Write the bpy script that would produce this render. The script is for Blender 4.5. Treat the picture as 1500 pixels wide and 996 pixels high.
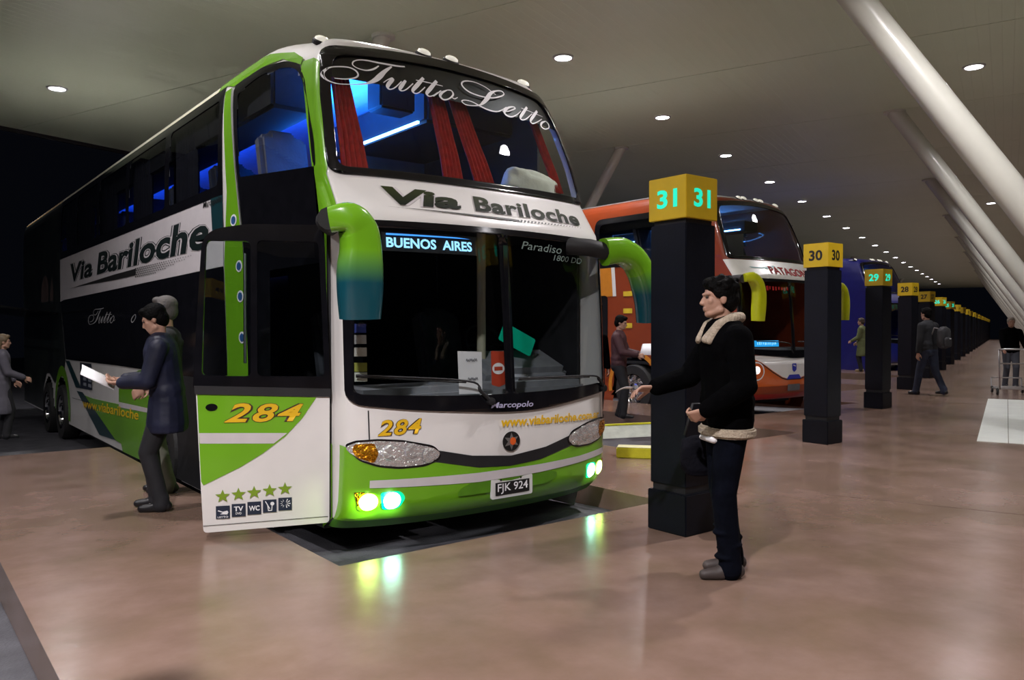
import bpy, bmesh, math, random
import numpy as np
from mathutils import Vector, Matrix
random.seed(7)
S = bpy.context.scene
COL = S.collection
for o in list(bpy.data.objects): bpy.data.objects.remove(o)

# ------------------------------------------------------------------ camera
F_PX = 1165.0
cam_d = bpy.data.cameras.new('camera'); cam = bpy.data.objects.new('camera', cam_d); COL.objects.link(cam)
cam_d.sensor_fit = 'HORIZONTAL'; cam_d.sensor_width = 36.0; cam_d.lens = F_PX / 1500 * 36.0
cam_d.clip_start = 0.05; cam_d.clip_end = 600
_y, _p = math.radians(38.364), math.radians(.822)
fw = Vector((math.sin(_y) * math.cos(_p), math.cos(_y) * math.cos(_p), -math.sin(_p)))
rt = Vector((math.cos(_y), -math.sin(_y), 0)); up = rt.cross(fw)
M = Matrix((rt, up, -fw)).transposed().to_4x4(); M.translation = (0, 0, 1.5)
cam.matrix_world = M @ Matrix.Rotation(math.radians(-.05), 4, 'Z')
S.camera = cam
# ------------------------------------------------------------------ night sky, exposure
wd = bpy.data.worlds.new('night'); S.world = wd; wd.use_nodes = True
wd.node_tree.nodes['Background'].inputs[0].default_value = (.010, .012, .020, 1)
wd.node_tree.nodes['Background'].inputs[1].default_value = .12
S.view_settings.view_transform = 'Standard'; S.view_settings.look = 'None'
S.view_settings.exposure = 0.2; S.view_settings.gamma = 1.0; S.view_settings.use_curve_mapping = False
LAMP_W = 950.0          # power of each ceiling downlight
LAMP_COL = (1.0, .95, .97)

# row direction of the terminal (D) and across it (N, towards the concourse)
D = Vector((.941, .338, 0)).normalized(); N = Vector((D.y, -D.x, 0))
def dn(d, n, z=0): return D * d + N * n + Vector((0, 0, z))
CEIL = 7.0

# ------------------------------------------------------------------ materials
MATS = {}
def mat(name, col, rough=.5, metal=0, coat=0, emit=None, es=0, var=0, vscale=8, bump=0, bscale=40, spec=.5, col2=None, coord='Object'):
    if name in MATS: return MATS[name]
    m = bpy.data.materials.new(name); m.use_nodes = True; nt = m.node_tree; b = nt.nodes['Principled BSDF']
    b.inputs['Base Color'].default_value = (*col, 1); b.inputs['Roughness'].default_value = rough
    b.inputs['Metallic'].default_value = metal; b.inputs['Coat Weight'].default_value = coat
    b.inputs['Specular IOR Level'].default_value = spec
    if emit: b.inputs['Emission Color'].default_value = (*emit, 1); b.inputs['Emission Strength'].default_value = es
    tc = nt.nodes.new('ShaderNodeTexCoord')
    if var or col2:
        n = nt.nodes.new('ShaderNodeTexNoise'); n.inputs['Scale'].default_value = vscale; n.inputs['Detail'].default_value = 5
        nt.links.new(tc.outputs[coord], n.inputs['Vector'])
        r = nt.nodes.new('ShaderNodeValToRGB'); r.color_ramp.elements[0].position = .35; r.color_ramp.elements[1].position = .68
        c2 = col2 or tuple(min(1, c * (1 + var)) for c in col); c1 = col if col2 else tuple(c * (1 - var) for c in col)
        r.color_ramp.elements[0].color = (*c1, 1); r.color_ramp.elements[1].color = (*c2, 1)
        nt.links.new(n.outputs['Fac'], r.inputs['Fac']); nt.links.new(r.outputs['Color'], b.inputs['Base Color'])
    if bump:
        n = nt.nodes.new('ShaderNodeTexNoise'); n.inputs['Scale'].default_value = bscale; n.inputs['Detail'].default_value = 3
        nt.links.new(tc.outputs[coord], n.inputs['Vector'])
        bp = nt.nodes.new('ShaderNodeBump'); bp.inputs['Strength'].default_value = bump; bp.inputs['Distance'].default_value = .02
        nt.links.new(n.outputs['Fac'], bp.inputs['Height']); nt.links.new(bp.outputs['Normal'], b.inputs['Normal'])
    MATS[name] = m; return m
def glass(name, tint=(.55, .6, .6), ior=1.5):
    if name in MATS: return MATS[name]
    m = bpy.data.materials.new(name); m.use_nodes = True; nt = m.node_tree; nt.nodes.remove(nt.nodes['Principled BSDF'])
    t = nt.nodes.new('ShaderNodeBsdfTransparent'); t.inputs[0].default_value = (*tint, 1)
    g = nt.nodes.new('ShaderNodeBsdfGlossy'); g.inputs['Roughness'].default_value = .01
    fr = nt.nodes.new('ShaderNodeFresnel'); ge = nt.nodes.new('ShaderNodeNewGeometry'); mr = nt.nodes.new('ShaderNodeMapRange')   # same reflection from either face of the pane
    mr.inputs[3].default_value = ior; mr.inputs[4].default_value = 1 / ior; nt.links.new(ge.outputs['Backfacing'], mr.inputs[0]); nt.links.new(mr.outputs[0], fr.inputs[0])
    mx = nt.nodes.new('ShaderNodeMixShader'); out = nt.nodes['Material Output']
    nt.links.new(fr.outputs[0], mx.inputs[0]); nt.links.new(t.outputs[0], mx.inputs[1]); nt.links.new(g.outputs[0], mx.inputs[2])
    nt.links.new(mx.outputs[0], out.inputs[0]); MATS[name] = m; return m

def floor_mat():
    m = bpy.data.materials.new('polished_concrete'); m.use_nodes = True; nt = m.node_tree; b = nt.nodes['Principled BSDF']; L = nt.links.new
    tc = nt.nodes.new('ShaderNodeTexCoord')
    n1 = nt.nodes.new('ShaderNodeTexNoise'); n1.inputs['Scale'].default_value = 1.1; n1.inputs['Detail'].default_value = 8; n1.inputs['Roughness'].default_value = .62
    n2 = nt.nodes.new('ShaderNodeTexNoise'); n2.inputs['Scale'].default_value = 3; n2.inputs['Detail'].default_value = 3
    L(tc.outputs['Object'], n1.inputs['Vector']); L(tc.outputs['Object'], n2.inputs['Vector'])
    r = nt.nodes.new('ShaderNodeValToRGB'); e = r.color_ramp.elements
    e[0].position = .3; e[0].color = (.145, .098, .064, 1); e[1].position = .7; e[1].color = (.245, .163, .136, 1)
    x = r.color_ramp.elements.new(.5); x.color = (.192, .125, .096, 1)
    L(n1.outputs['Fac'], r.inputs['Fac'])
    mx = nt.nodes.new('ShaderNodeMix'); mx.data_type = 'RGBA'; mx.blend_type = 'MULTIPLY'; mx.inputs[0].default_value = .55
    r2 = nt.nodes.new('ShaderNodeValToRGB'); r2.color_ramp.elements[0].position = .3; r2.color_ramp.elements[0].color = (.88, .87, .86, 1)
    r2.color_ramp.elements[1].position = .65; r2.color_ramp.elements[1].color = (1.06, 1.05, 1.04, 1)
    L(n2.outputs['Fac'], r2.inputs['Fac']); L(r.outputs['Color'], mx.inputs[6]); L(r2.outputs['Color'], mx.inputs[7]); L(mx.outputs[2], b.inputs['Base Color'])
    rr = nt.nodes.new('ShaderNodeMapRange'); rr.inputs[1].default_value = .3; rr.inputs[2].default_value = .7; rr.inputs[3].default_value = .19; rr.inputs[4].default_value = .25
    L(n2.outputs['Fac'], rr.inputs[0]); L(rr.outputs[0], b.inputs['Roughness'])
    n3 = nt.nodes.new('ShaderNodeTexNoise'); n3.inputs['Scale'].default_value = 9; L(tc.outputs['Object'], n3.inputs['Vector'])
    bp = nt.nodes.new('ShaderNodeBump'); bp.inputs['Strength'].default_value = .06; bp.inputs['Distance'].default_value = .02
    L(n3.outputs['Fac'], bp.inputs['Height']); L(bp.outputs['Normal'], b.inputs['Normal'])
    b.inputs['Specular IOR Level'].default_value = .45
    return m
def ceil_mat():
    m = bpy.data.materials.new('metal_ceiling_strips'); m.use_nodes = True; nt = m.node_tree; b = nt.nodes['Principled BSDF']; L = nt.links.new
    tc = nt.nodes.new('ShaderNodeTexCoord'); mp = nt.nodes.new('ShaderNodeMapping'); mp.inputs['Rotation'].default_value = (0, 0, -math.atan2(D.y, D.x))
    L(tc.outputs['Object'], mp.inputs['Vector'])
    wv = nt.nodes.new('ShaderNodeTexWave'); wv.bands_direction = 'Y'; wv.inputs['Scale'].default_value = 1.6; wv.wave_profile = 'SAW'
    L(mp.outputs[0], wv.inputs['Vector'])
    rp = nt.nodes.new('ShaderNodeValToRGB'); rp.color_ramp.elements[0].position = 0; rp.color_ramp.elements[0].color = (0, 0, 0, 1); rp.color_ramp.elements[1].position = .08
    L(wv.outputs['Fac'], rp.inputs['Fac'])
    bp = nt.nodes.new('ShaderNodeBump'); bp.inputs['Strength'].default_value = .35; bp.inputs['Distance'].default_value = .012
    L(rp.outputs['Color'], bp.inputs['Height']); L(bp.outputs['Normal'], b.inputs['Normal'])
    n = nt.nodes.new('ShaderNodeTexNoise'); n.inputs['Scale'].default_value = .5; L(tc.outputs['Object'], n.inputs['Vector'])
    r = nt.nodes.new('ShaderNodeValToRGB'); r.color_ramp.elements[0].color = (.60, .66, .48, 1); r.color_ramp.elements[1].color = (.68, .73, .56, 1)
    L(n.outputs['Fac'], r.inputs['Fac']); L(r.outputs['Color'], b.inputs['Base Color'])
    b.inputs['Roughness'].default_value = .38; b.inputs['Specular IOR Level'].default_value = .5
    return m
WHITE = mat('white_paint', (.78, .76, .74), .28, coat=.5, var=.03, vscale=3)
GREEN = mat('lime_green_paint', (.165, .43, .015), .25, coat=.6, var=.05, vscale=2)
BLACKG = mat('black_gloss', (.006, .006, .008), .12, var=.2)
BLACKM = mat('black_matte', (.010, .010, .012), .6, var=.2)
RUBBER = mat('rubber', (.012, .012, .012), .7, bump=.2)
TEAL = mat('dark_teal_paint', (.010, .045, .055), .3, coat=.5, var=.1)
YELLOW = mat('yellow_lettering', (.80, .48, .015), .4, var=.04)
STRIPE = mat('pale_grey_stripe', (.62, .58, .60), .35, var=.03)
CHROME = mat('chrome', (.75, .75, .77), .12, metal=1, var=.05)
STEEL = mat('steel_tube', (.5, .5, .52), .3, metal=1, var=.08)
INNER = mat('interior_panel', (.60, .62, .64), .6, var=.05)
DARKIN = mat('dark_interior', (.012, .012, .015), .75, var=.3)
DASH = mat('dashboard_plastic', (.24, .25, .27), .55, var=.1, bump=.1)
REDC = mat('red_curtain_cloth', (.42, .022, .018), .85, var=.25, vscale=20, bump=.2)
PILLOW = mat('pillow_cloth', (.78, .80, .66), .85, var=.08, bump=.3, bscale=12)
GLASS = glass('window_glass', (.80, .83, .83))
GLASSD = glass('tinted_glass', (.50, .52, .55))
SKIN = mat('skin', (.42, .24, .17), .55, var=.08, vscale=15)
HAIRB = mat('black_hair', (.0022, .002, .002), .7, var=.3, bump=.5, bscale=60, spec=.08)
HAIRG = mat('grey_hair', (.10, .09, .085), .7, var=.2, bump=.4, bscale=60)
PAPER = mat('white_paper', (.80, .80, .82), .6, var=.03)

# ------------------------------------------------------------------ object helpers
def tag(o, label=None, cat=None, group=None, kind=None):
    if label: o['label'] = label
    if cat: o['category'] = cat
    if group: o['group'] = group
    if kind: o['kind'] = kind
    return o
def empty(name, loc, rz=0, **k):
    o = bpy.data.objects.new(name, None); COL.objects.link(o); o.location = loc; o.rotation_euler = (0, 0, rz); o.empty_display_size = .2
    return tag(o, **k)
def link(name, me, m, parent=None):
    o = bpy.data.objects.new(name, me); COL.objects.link(o)
    if m: me.materials.append(m)
    if parent: o.parent = parent
    return o
def smooth(o, ang=None):
    for p in o.data.polygons: p.use_smooth = True
    if ang:
        bm = bmesh.new(); bm.from_mesh(o.data)
        for e in bm.edges:
            if len(e.link_faces) == 2 and e.calc_face_angle(0) > ang: e.smooth = False
        bm.to_mesh(o.data); bm.free()
    return o
class MB:
    def __init__(s): s.v = []; s.f = []
    def add(s, v, f):
        n = len(s.v); s.v += [tuple(x) for x in v]; s.f += [tuple(i + n for i in q) for q in f]; return s
    def box(s, c, size, rot=None):
        hx, hy, hz = (a / 2 for a in size); pts = [Vector((x, y, z)) for x in (-hx, hx) for y in (-hy, hy) for z in (-hz, hz)]
        if rot is not None: pts = [rot @ p for p in pts]
        c = Vector(c)
        return s.add([p + c for p in pts], [(0, 1, 3, 2), (4, 6, 7, 5), (0, 4, 5, 1), (2, 3, 7, 6), (0, 2, 6, 4), (1, 5, 7, 3)])
    def tube(s, pts, r, n=12, cap=True):
        pts = [Vector(p) for p in pts]; rs = r if isinstance(r, (list, tuple)) else [r] * len(pts)
        rings = []; pu = None
        for i, p in enumerate(pts):
            t = (pts[min(i + 1, len(pts) - 1)] - pts[max(i - 1, 0)]).normalized()
            if pu is None: pu = t.orthogonal().normalized()
            u = (pu - t * pu.dot(t)).normalized(); w = t.cross(u); pu = u
            rings.append([p + (u * math.cos(a) + w * math.sin(a)) * rs[i] for a in (2 * math.pi * k / n for k in range(n))])
        v = [q for rg in rings for q in rg]; f = []
        for i in range(len(pts) - 1):
            for k in range(n): f.append((i * n + k, i * n + (k + 1) % n, (i + 1) * n + (k + 1) % n, (i + 1) * n + k))
        if cap: f.append(tuple(range(n))[::-1]); f.append(tuple((len(pts) - 1) * n + k for k in range(n)))
        return s.add(v, f)
    def lathe(s, prof, c, axis=(0, 0, 1), n=24):
        ax = Vector(axis).normalized(); u = ax.orthogonal().normalized(); w = ax.cross(u); c = Vector(c); v = []; f = []
        for r, h in prof:
            for k in range(n):
                a = 2 * math.pi * k / n; v.append(c + ax * h + (u * math.cos(a) + w * math.sin(a)) * max(r, 1e-4))
        for i in range(len(prof) - 1):
            for k in range(n): f.append((i * n + k, i * n + (k + 1) % n, (i + 1) * n + (k + 1) % n, (i + 1) * n + k))
        return s.add(v, f)
    def sweep(s, secs):     # list of closed loops of equal length, capped
        n = len(secs[0]); v = [p for q in secs for p in q]; f = []
        for i in range(len(secs) - 1):
            for k in range(n): f.append((i * n + k, i * n + (k + 1) % n, (i + 1) * n + (k + 1) % n, (i + 1) * n + k))
        f.append(tuple(range(n))[::-1]); f.append(tuple((len(secs) - 1) * n + k for k in range(n)))
        return s.add(v, f)
    def build(s, name, m, parent=None, sm=None, bevel=0):
        me = bpy.data.meshes.new(name); me.from_pydata(s.v, [], s.f); me.update()
        bm = bmesh.new(); bm.from_mesh(me)
        if bevel:
            es = [e for e in bm.edges if len(e.link_faces) == 2 and e.calc_face_angle(0) > .6]
            bmesh.ops.bevel(bm, geom=es, offset=bevel, segments=2, affect='EDGES', clamp_overlap=True)
        bmesh.ops.recalc_face_normals(bm, faces=bm.faces); bm.to_mesh(me); bm.free()
        o = link(name, me, m, parent)
        if sm: smooth(o, sm if sm is not True else None)
        return o
# ---- flat 2-D shapes (polygons with holes, text) that get laid on a surface
def curve_bm(cu):
    o = bpy.data.objects.new('tmp', cu); me = bpy.data.meshes.new_from_object(o)
    bm = bmesh.new(); bm.from_mesh(me); bpy.data.objects.remove(o); bpy.data.meshes.remove(me); bpy.data.curves.remove(cu); return bm
def poly_bm(loops):
    cu = bpy.data.curves.new('p', 'CURVE'); cu.dimensions = '2D'; cu.fill_mode = 'BOTH'
    for lp in loops:
        sp = cu.splines.new('POLY'); sp.points.add(len(lp) - 1); sp.use_cyclic_u = True
        for i, p in enumerate(lp): sp.points[i].co = (p[0], p[1], 0, 1)
    return curve_bm(cu)
def text_bm(txt, box, shear=0, bold=0, space=1.0, quad=None):
    cu = bpy.data.curves.new('t', 'FONT'); cu.body = txt; cu.size = 1; cu.shear = shear; cu.offset = bold; cu.resolution_u = 3; cu.space_character = space; cu.fill_mode = 'FRONT'
    bm = curve_bm(cu); xs = [v.co.x for v in bm.verts]; ys = [v.co.y for v in bm.verts]
    x0, x1, y0, y1 = min(xs), max(xs), min(ys), max(ys)
    for v in bm.verts:
        a = (v.co.x - x0) / (x1 - x0); b = (v.co.y - y0) / (y1 - y0)
        if quad:   # TL TR BL BR
            tl, tr, bl, br = quad
            v.co = [(bl[i] * (1 - a) + br[i] * a) * (1 - b) + (tl[i] * (1 - a) + tr[i] * a) * b for i in (0, 1)] + [0]
        else: v.co = (box[0] + a * (box[1] - box[0]), box[2] + b * (box[3] - box[2]), 0)
    return bm
def cat(pts, n=6):   # Catmull-Rom
    out = []; P = [np.array(p, float) for p in pts]
    for i in range(len(P) - 1):
        p0 = P[max(i - 1, 0)]; p1 = P[i]; p2 = P[i + 1]; p3 = P[min(i + 2, len(P) - 1)]
        for k in range(n):
            t = k / n; out.append(.5 * ((2 * p1) + (-p0 + p2) * t + (2 * p0 - 5 * p1 + 4 * p2 - p3) * t * t + (-p0 + 3 * p1 - 3 * p2 + p3) * t ** 3))
    out.append(P[-1]); return out
def stroke_bm(strokes, f=lambda x, y: (x, y), ws=1):
    bm = bmesh.new()
    for st in strokes:
        c = cat(st, 6); prev = None
        for i, p in enumerate(c):
            t = c[min(i + 1, len(c) - 1)][:2] - c[max(i - 1, 0)][:2]; t = t / (np.linalg.norm(t) + 1e-9); nrm = np.array([-t[1], t[0]]) * p[2] * .5 * ws
            a = bm.verts.new((*f(*(p[:2] + nrm)), 0)); b = bm.verts.new((*f(*(p[:2] - nrm)), 0))
            if prev: bm.faces.new((prev[0], prev[1], b, a))
            prev = (a, b)
    return bm
def rpoly(pts, r, n=5):
    out = []; k = len(pts)
    for i in range(k):
        p = np.array(pts[i][:2], float); a = np.array(pts[i - 1][:2], float); b = np.array(pts[(i + 1) % k][:2], float)
        rr = pts[i][2] if len(pts[i]) > 2 else r
        da = (a - p); db = (b - p); la, lb = np.linalg.norm(da), np.linalg.norm(db); q = min(rr, la * .48, lb * .48)
        s, e = p + da / la * q, p + db / lb * q
        for j in range(n + 1):
            t = j / n; out.append(tuple((1 - t) ** 2 * s + 2 * t * (1 - t) * p + t * t * e))
    return out
def inset(pts, d):   # shrink towards the centre by absolute margins (l, r, b, t)
    xs = [p[0] for p in pts]; ys = [p[1] for p in pts]; x0, x1, y0, y1 = min(xs), max(xs), min(ys), max(ys)
    f = lambda p: (x0 + d[0] + (p[0] - x0) / (x1 - x0) * (x1 - x0 - d[0] - d[1]), y0 + d[2] + (p[1] - y0) / (y1 - y0) * (y1 - y0 - d[2] - d[3]))
    return [f(p) for p in pts]
def inpoly(x, y, P):
    c = False; j = len(P) - 1
    for i in range(len(P)):
        if (P[i][1] > y) != (P[j][1] > y) and x < (P[j][0] - P[i][0]) * (y - P[i][1]) / (P[j][1] - P[i][1]) + P[i][0]: c = not c
        j = i
    return c
def drape(name, bm, fn, off, m, parent, dx=None, dy=None, xs=None, thick=0):
    """lay a 2-D mesh on the surface fn(a, b, off); thick adds a rim"""
    if len(bm.verts) == 0: return None
    X = [v.co.x for v in bm.verts]; Y = [v.co.y for v in bm.verts]
    cuts = []
    if dx: cuts += [(x, 0) for x in np.arange(math.ceil(min(X) / dx) * dx, max(X), dx)]
    if xs is not None: cuts += [(x, 0) for x in xs if min(X) < x < max(X)]
    if dy: cuts += [(y, 1) for y in np.arange(math.ceil(min(Y) / dy) * dy, max(Y), dy)]
    for c, ax in cuts:
        bmesh.ops.bisect_plane(bm, geom=bm.verts[:] + bm.edges[:] + bm.faces[:], plane_co=(c, 0, 0) if ax == 0 else (0, c, 0), plane_no=(1, 0, 0) if ax == 0 else (0, 1, 0))
    for v in bm.verts: v.co = fn(v.co.x, v.co.y, off)
    if thick:
        r = bmesh.ops.extrude_face_region(bm, geom=bm.faces[:])
    me = bpy.data.meshes.new(name); bm.to_mesh(me); bm.free()
    return link(name, me, m, parent)

# ------------------------------------------------------------------ floor, road, ceiling
BAYS = {k: [2.25 + 5.016 * k, 5.30 + 5.016 * k, 4.60 + 1.803 * k] for k in range(-2, 24)}
BAYS[-1][1] = .58; BAYS[2][0] = 11.92
FLOOR = floor_mat()
out = []
for k in range(-2, 24):
    l, r, y = BAYS[k]; yf = y + (8.3 if k <= 0 else 7.0)
    out += [(l, yf - (1.803 if k > -2 else 0)), (l, y), (r, y), (r, yf)]
out += [(out[-1][0] + 3, out[-1][1])]
pe = dn(125, 14); ps = dn(-9, 14); out += [(pe.x, pe.y), (ps.x, ps.y), (BAYS[-2][0] - 4, BAYS[-2][2] - 3), (BAYS[-2][0] - 4, BAYS[-2][2] + 7)]
bm = poly_bm([out]); r = bmesh.ops.extrude_face_region(bm, geom=bm.faces[:])
for e in r['geom']:
    if isinstance(e, bmesh.types.BMVert): e.co.z -= 1.1
bmesh.ops.recalc_face_normals(bm, faces=bm.faces)
me = bpy.data.meshes.new('floor'); bm.to_mesh(me); bm.free()
floor = tag(link('floor', me, FLOOR), kind='structure')
JM = mat('joint_filler', (.10, .065, .05), .6, var=.2)
def joint(a, b, w=.008):
    a, b = Vector(a), Vector(b); d = (b - a); L = d.length; mbx = MB().box((a + b) / 2 + Vector((0, 0, .0008)), (L, w, .0016), Matrix.Rotation(math.atan2(d.y, d.x), 3, 'Z'))
    mbx.build('floor_joint', JM, floor)
joint(dn(-6, 1.05), dn(120, 1.05)); joint(dn(-6, 6.4), dn(120, 6.4))
for k in range(-2, 9): joint(dn(2.25 + 5.33 * k, -1.4), dn(2.25 + 5.33 * k, 13.5))
TILE = mat('white_floor_tile', (.74, .78, .74), .3, var=.05, vscale=3)
for i in range(7):
    for j in range(6):
        c = dn(12.2 + 1.06 * (i + .5), -.33 + .36 * (j + .5) if j < 1 else -.33 + .36 + .72 * (j - .5), 0)
        w = .36 if j < 1 else .72
        MB().box(c + Vector((0, 0, .003)), (1.052, w - .008, .008), Matrix.Rotation(math.atan2(D.y, D.x), 3, 'Z')).build('floor_tile', TILE, floor)
# road below the platform, falling away from it
ROAD = mat('asphalt', (.07, .07, .08), .55, var=.25, vscale=4, bump=.3, bscale=60)
def roadz(x, y):
    n = -(Vector((x, y, 0)).dot(N)); return -.19 - .03 * min(max(n - 3.2, 0), 12.5)
vs = []; fs = []
ns = [-12, 1, 3.2, 6, 10, 15.7, 22, 60]
for i, d in enumerate((-30, 150)):
    for n in ns:
        p = dn(d, -n); vs.append((p.x, p.y, roadz(p.x, p.y)))
for i in range(len(ns) - 1): fs.append((i, i + 1, len(ns) + i + 1, len(ns) + i))
tag(MB().add(vs, fs).build('trim_1', ROAD), kind='structure').name = 'road_floor'

CM = ceil_mat()
ceil = tag(MB().box(dn(57, -5.4, CEIL + .22), (134, 35.6, .25), Matrix.Rotation(math.atan2(D.y, D.x), 3, 'Z')).build('ceiling', BLACKM), kind='structure')
rotD = Matrix.Rotation(math.atan2(D.y, D.x), 3, 'Z')
pm = None
for k in range(-5, 20):
    c = dn(16.8 + 5.36 * (k + .5), -5.4, CEIL + .04)
    if pm is None: o = MB().box((0, 0, 0), (5.335, 35.4, .1), rotD).build('ceiling_panel', CM, ceil); pm = o.data
    else: o = link('ceiling_panel', pm, None, ceil)
    o.location = c
tag(MB().box(dn(57, -23.2, CEIL + .15), (134, .12, .5), rotD).build('trim_2', BLACKM), kind='structure')

# ------------------------------------------------------------------ ceiling lamps
DIFF = mat('lamp_diffuser', (.9, .9, .9), .5, emit=(.93, .92, 1.0), es=28)
RING = mat('lamp_ring', (.6, .6, .6), .4, var=.05)
ring_me = diff_me = None; sp = None
def lamp(p, label, power):
    global ring_me, diff_me
    root = empty('ceiling_lamp', p, label=label, cat='lamp', group='round downlights in the canopy')
    if ring_me is None:
        a = MB().lathe([(.17, .0), (.17, -.03), (.21, -.03), (.22, -.005), (.22, .0)], (0, 0, 0), n=28).build('ring', RING, root, sm=.5); ring_me = a.data
        b = MB().lathe([(.0001, -.012), (.10, -.016), (.17, -.008)], (0, 0, 0), n=28).build('diffuser', DIFF, root, sm=True); diff_me = b.data
    else:
        link('ring', ring_me, None, root); link('diffuser', diff_me, None, root)
    ld = bpy.data.lights.new('downlight', 'SPOT'); ld.energy = power; ld.color = LAMP_COL; ld.spot_size = math.radians(150); ld.spot_blend = .8; ld.shadow_soft_size = .15
    lo = bpy.data.objects.new('downlight', ld); COL.objects.link(lo); lo.location = Vector(p) + Vector((0, 0, -.06))
zl = CEIL - .012
ORD = 'first second third fourth fifth sixth seventh eighth ninth tenth eleventh twelfth thirteenth fourteenth fifteenth sixteenth seventeenth eighteenth nineteenth twentieth twenty-first twenty-second'.split()
for k in range(-3, 19):
    d = 14.27 + 5.38 * k
    lamp(dn(d, -7.65 + .03 * k, zl), ORD[k + 3] + ' downlight of the ceiling row above the bus fronts, counted from the near end', LAMP_W * (1 if k < 2 else .75))
for k in range(-2, 10):
    d = 19.33 + 10.7 * k
    lamp(dn(d, -.62, zl), ORD[k + 2] + ' downlight of the ceiling row beside the leaning columns, counted from the near end', LAMP_W * {-2: 5.0, -1: 1.3}.get(k, .7))
for k in range(-1, 4):
    lamp(dn(9.98 + 10.7 * k, -18.4, zl), ORD[k + 1] + ' downlight of the ceiling row near the outer canopy edge, counted from the near end', LAMP_W * .8)
for k in range(-1, 9):
    lamp(dn(8.63 + 10.7 * k, 7.4, zl), ORD[k + 1] + ' downlight of the ceiling row over the concourse, counted from the near end', LAMP_W * .5)

# ------------------------------------------------------------------ leaning columns
COLM = mat('cream_white_paint', (.62, .62, .55), .32, coat=.3, var=.04, vscale=2)
for k in range(-1, 9):
    d = 22.3 + 10.85 * k - (10.85 if False else 0)
    if k >= 0 or True:
        t = dn(d, -2.45, CEIL - .005); b = dn(d, 2.08, .0)
        root = empty('leaning_column', b, label=ORD[k + 1] + ' cream-white tube column leaning over the walkway, counted from the camera', cat='column', group='leaning tube columns along the walkway' )
        v = t - b; v2 = v.normalized()
        MB().tube([v2 * .05, v], .19, 24).build('tube', COLM, root, sm=.6)
        MB().lathe([(.0, CEIL - .06), (.26, CEIL - .06), (.26, CEIL - .008)], (v.x, v.y, -.0), n=20).build('head_plate', COLM, root)
        MB().lathe([(.30, 0), (.30, .04), (.26, .06), (.0, .06)], (0, 0, 0), n=20).build('foot_plate', STEEL, root)
    t = dn(d, -9.95, CEIL - .005); b = dn(d, -14.6, roadz(*dn(d, -14.6).xy))
    root = empty('leaning_column', b, label=ORD[k + 1] + ' cream-white tube column leaning outward behind the bus bays, counted from the near end', cat='column', group='leaning tube columns behind the bays')
    v = t - b
    MB().tube([v.normalized() * .03, v], .15, 20).build('tube', COLM, root, sm=.6)
    MB().lathe([(.0, v.z - .06), (.22, v.z - .06), (.22, v.z - .004)], (v.x, v.y, 0), n=20).build('head_plate', COLM, root)

# dark sign box hung below the canopy edge
p = dn(6.2, -22.2, 6.55)
r = empty('hanging_sign_box', (p.x, p.y, 6.35), label='dark sign box hanging under the canopy edge beyond the green bus', cat='sign')
MB().box((0, 0, .1), (3.0, .5, .22), Matrix.Rotation(math.radians(80), 3, 'Z')).build('case', BLACKM, r, bevel=.02)
for s in (-1, 1): MB().tube([(.2 * s, 1.1 * s, .2), (.2 * s, 1.1 * s, .64)], .02, 8).build('hanger', STEEL, r)

# ------------------------------------------------------------------ numbered pillars
PILM = mat('dark_slate_paint', (.0035, .0045, .009), .45, var=.15, vscale=6, bump=.05, spec=.25)
PILB = mat('dark_slate_base', (.003, .004, .008), .45, var=.15, vscale=6, spec=.25)
SIGNY = mat('yellow_sign_sheet', (.62, .42, .012), .45, var=.05, vscale=5)
CYAN = mat('lit_green_numerals', (.02, .45, .35), .5, emit=(.01, .80, .52), es=.75)
BLK = mat('black_numerals', (.01, .01, .01), .5, var=.1)
pil_me = None
W = .335
def pillar(n, loc):
    global pil_me
    lit = n in (31, 29, 26, 25)
    root = empty('bay_pillar', loc, label=f'square dark bay pillar under a yellow box reading {n} in {"glowing green" if lit else "black"} numerals', cat='pillar', group='numbered bay pillars')
    if pil_me is None:
        a = MB().box((W / 2, W / 2, .15), (W + .03, W + .03, .30)).build('base_block', PILB, root, bevel=.008)
        b = MB().box((W / 2, W / 2, .32), (W - .03, W - .03, .06)).build('groove', BLACKM, root)
        c = MB().box((W / 2, W / 2, 1.305), (W, W, 1.91)).build('shaft', PILM, root, bevel=.006)
        d = MB().box((W / 2, W / 2, 2.27), (W - .04, W - .04, .05)).build('neck', BLACKM, root)
        e = MB().box((W / 2, W / 2, 2.45), (W + .02, W + .02, .31)).build('sign_box', SIGNY, root, bevel=.004)
        pil_me = [x.data for x in (a, b, c, d, e)]
    else:
        for nm, me in zip(('base_block', 'groove', 'shaft', 'neck', 'sign_box'), pil_me): e = link(nm, me, None, root); 
    e = root.children[-1]
    for face in range(4):
        bm = text_bm(str(n), (-.095, .095, -.068, .068), bold=.03)
        a = face * math.pi / 2; rm = Matrix.Rotation(a, 3, 'Z')
        def fn(x, y, o, rm=rm): q = rm @ Vector((x, -(W / 2 + .01 + o), 2.447 + y)); return (q.x + W / 2, q.y + W / 2, q.z)
        drape('numerals', bm, fn, .002, CYAN if lit else BLK, e)
for i in range(23):
    pillar(31 - i, (4.515 + 5.016 * i, 3.696 + 1.803 * i, 0))
pillar(32, (4.515 - 5.016, 3.696 - 1.803, 0))

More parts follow.
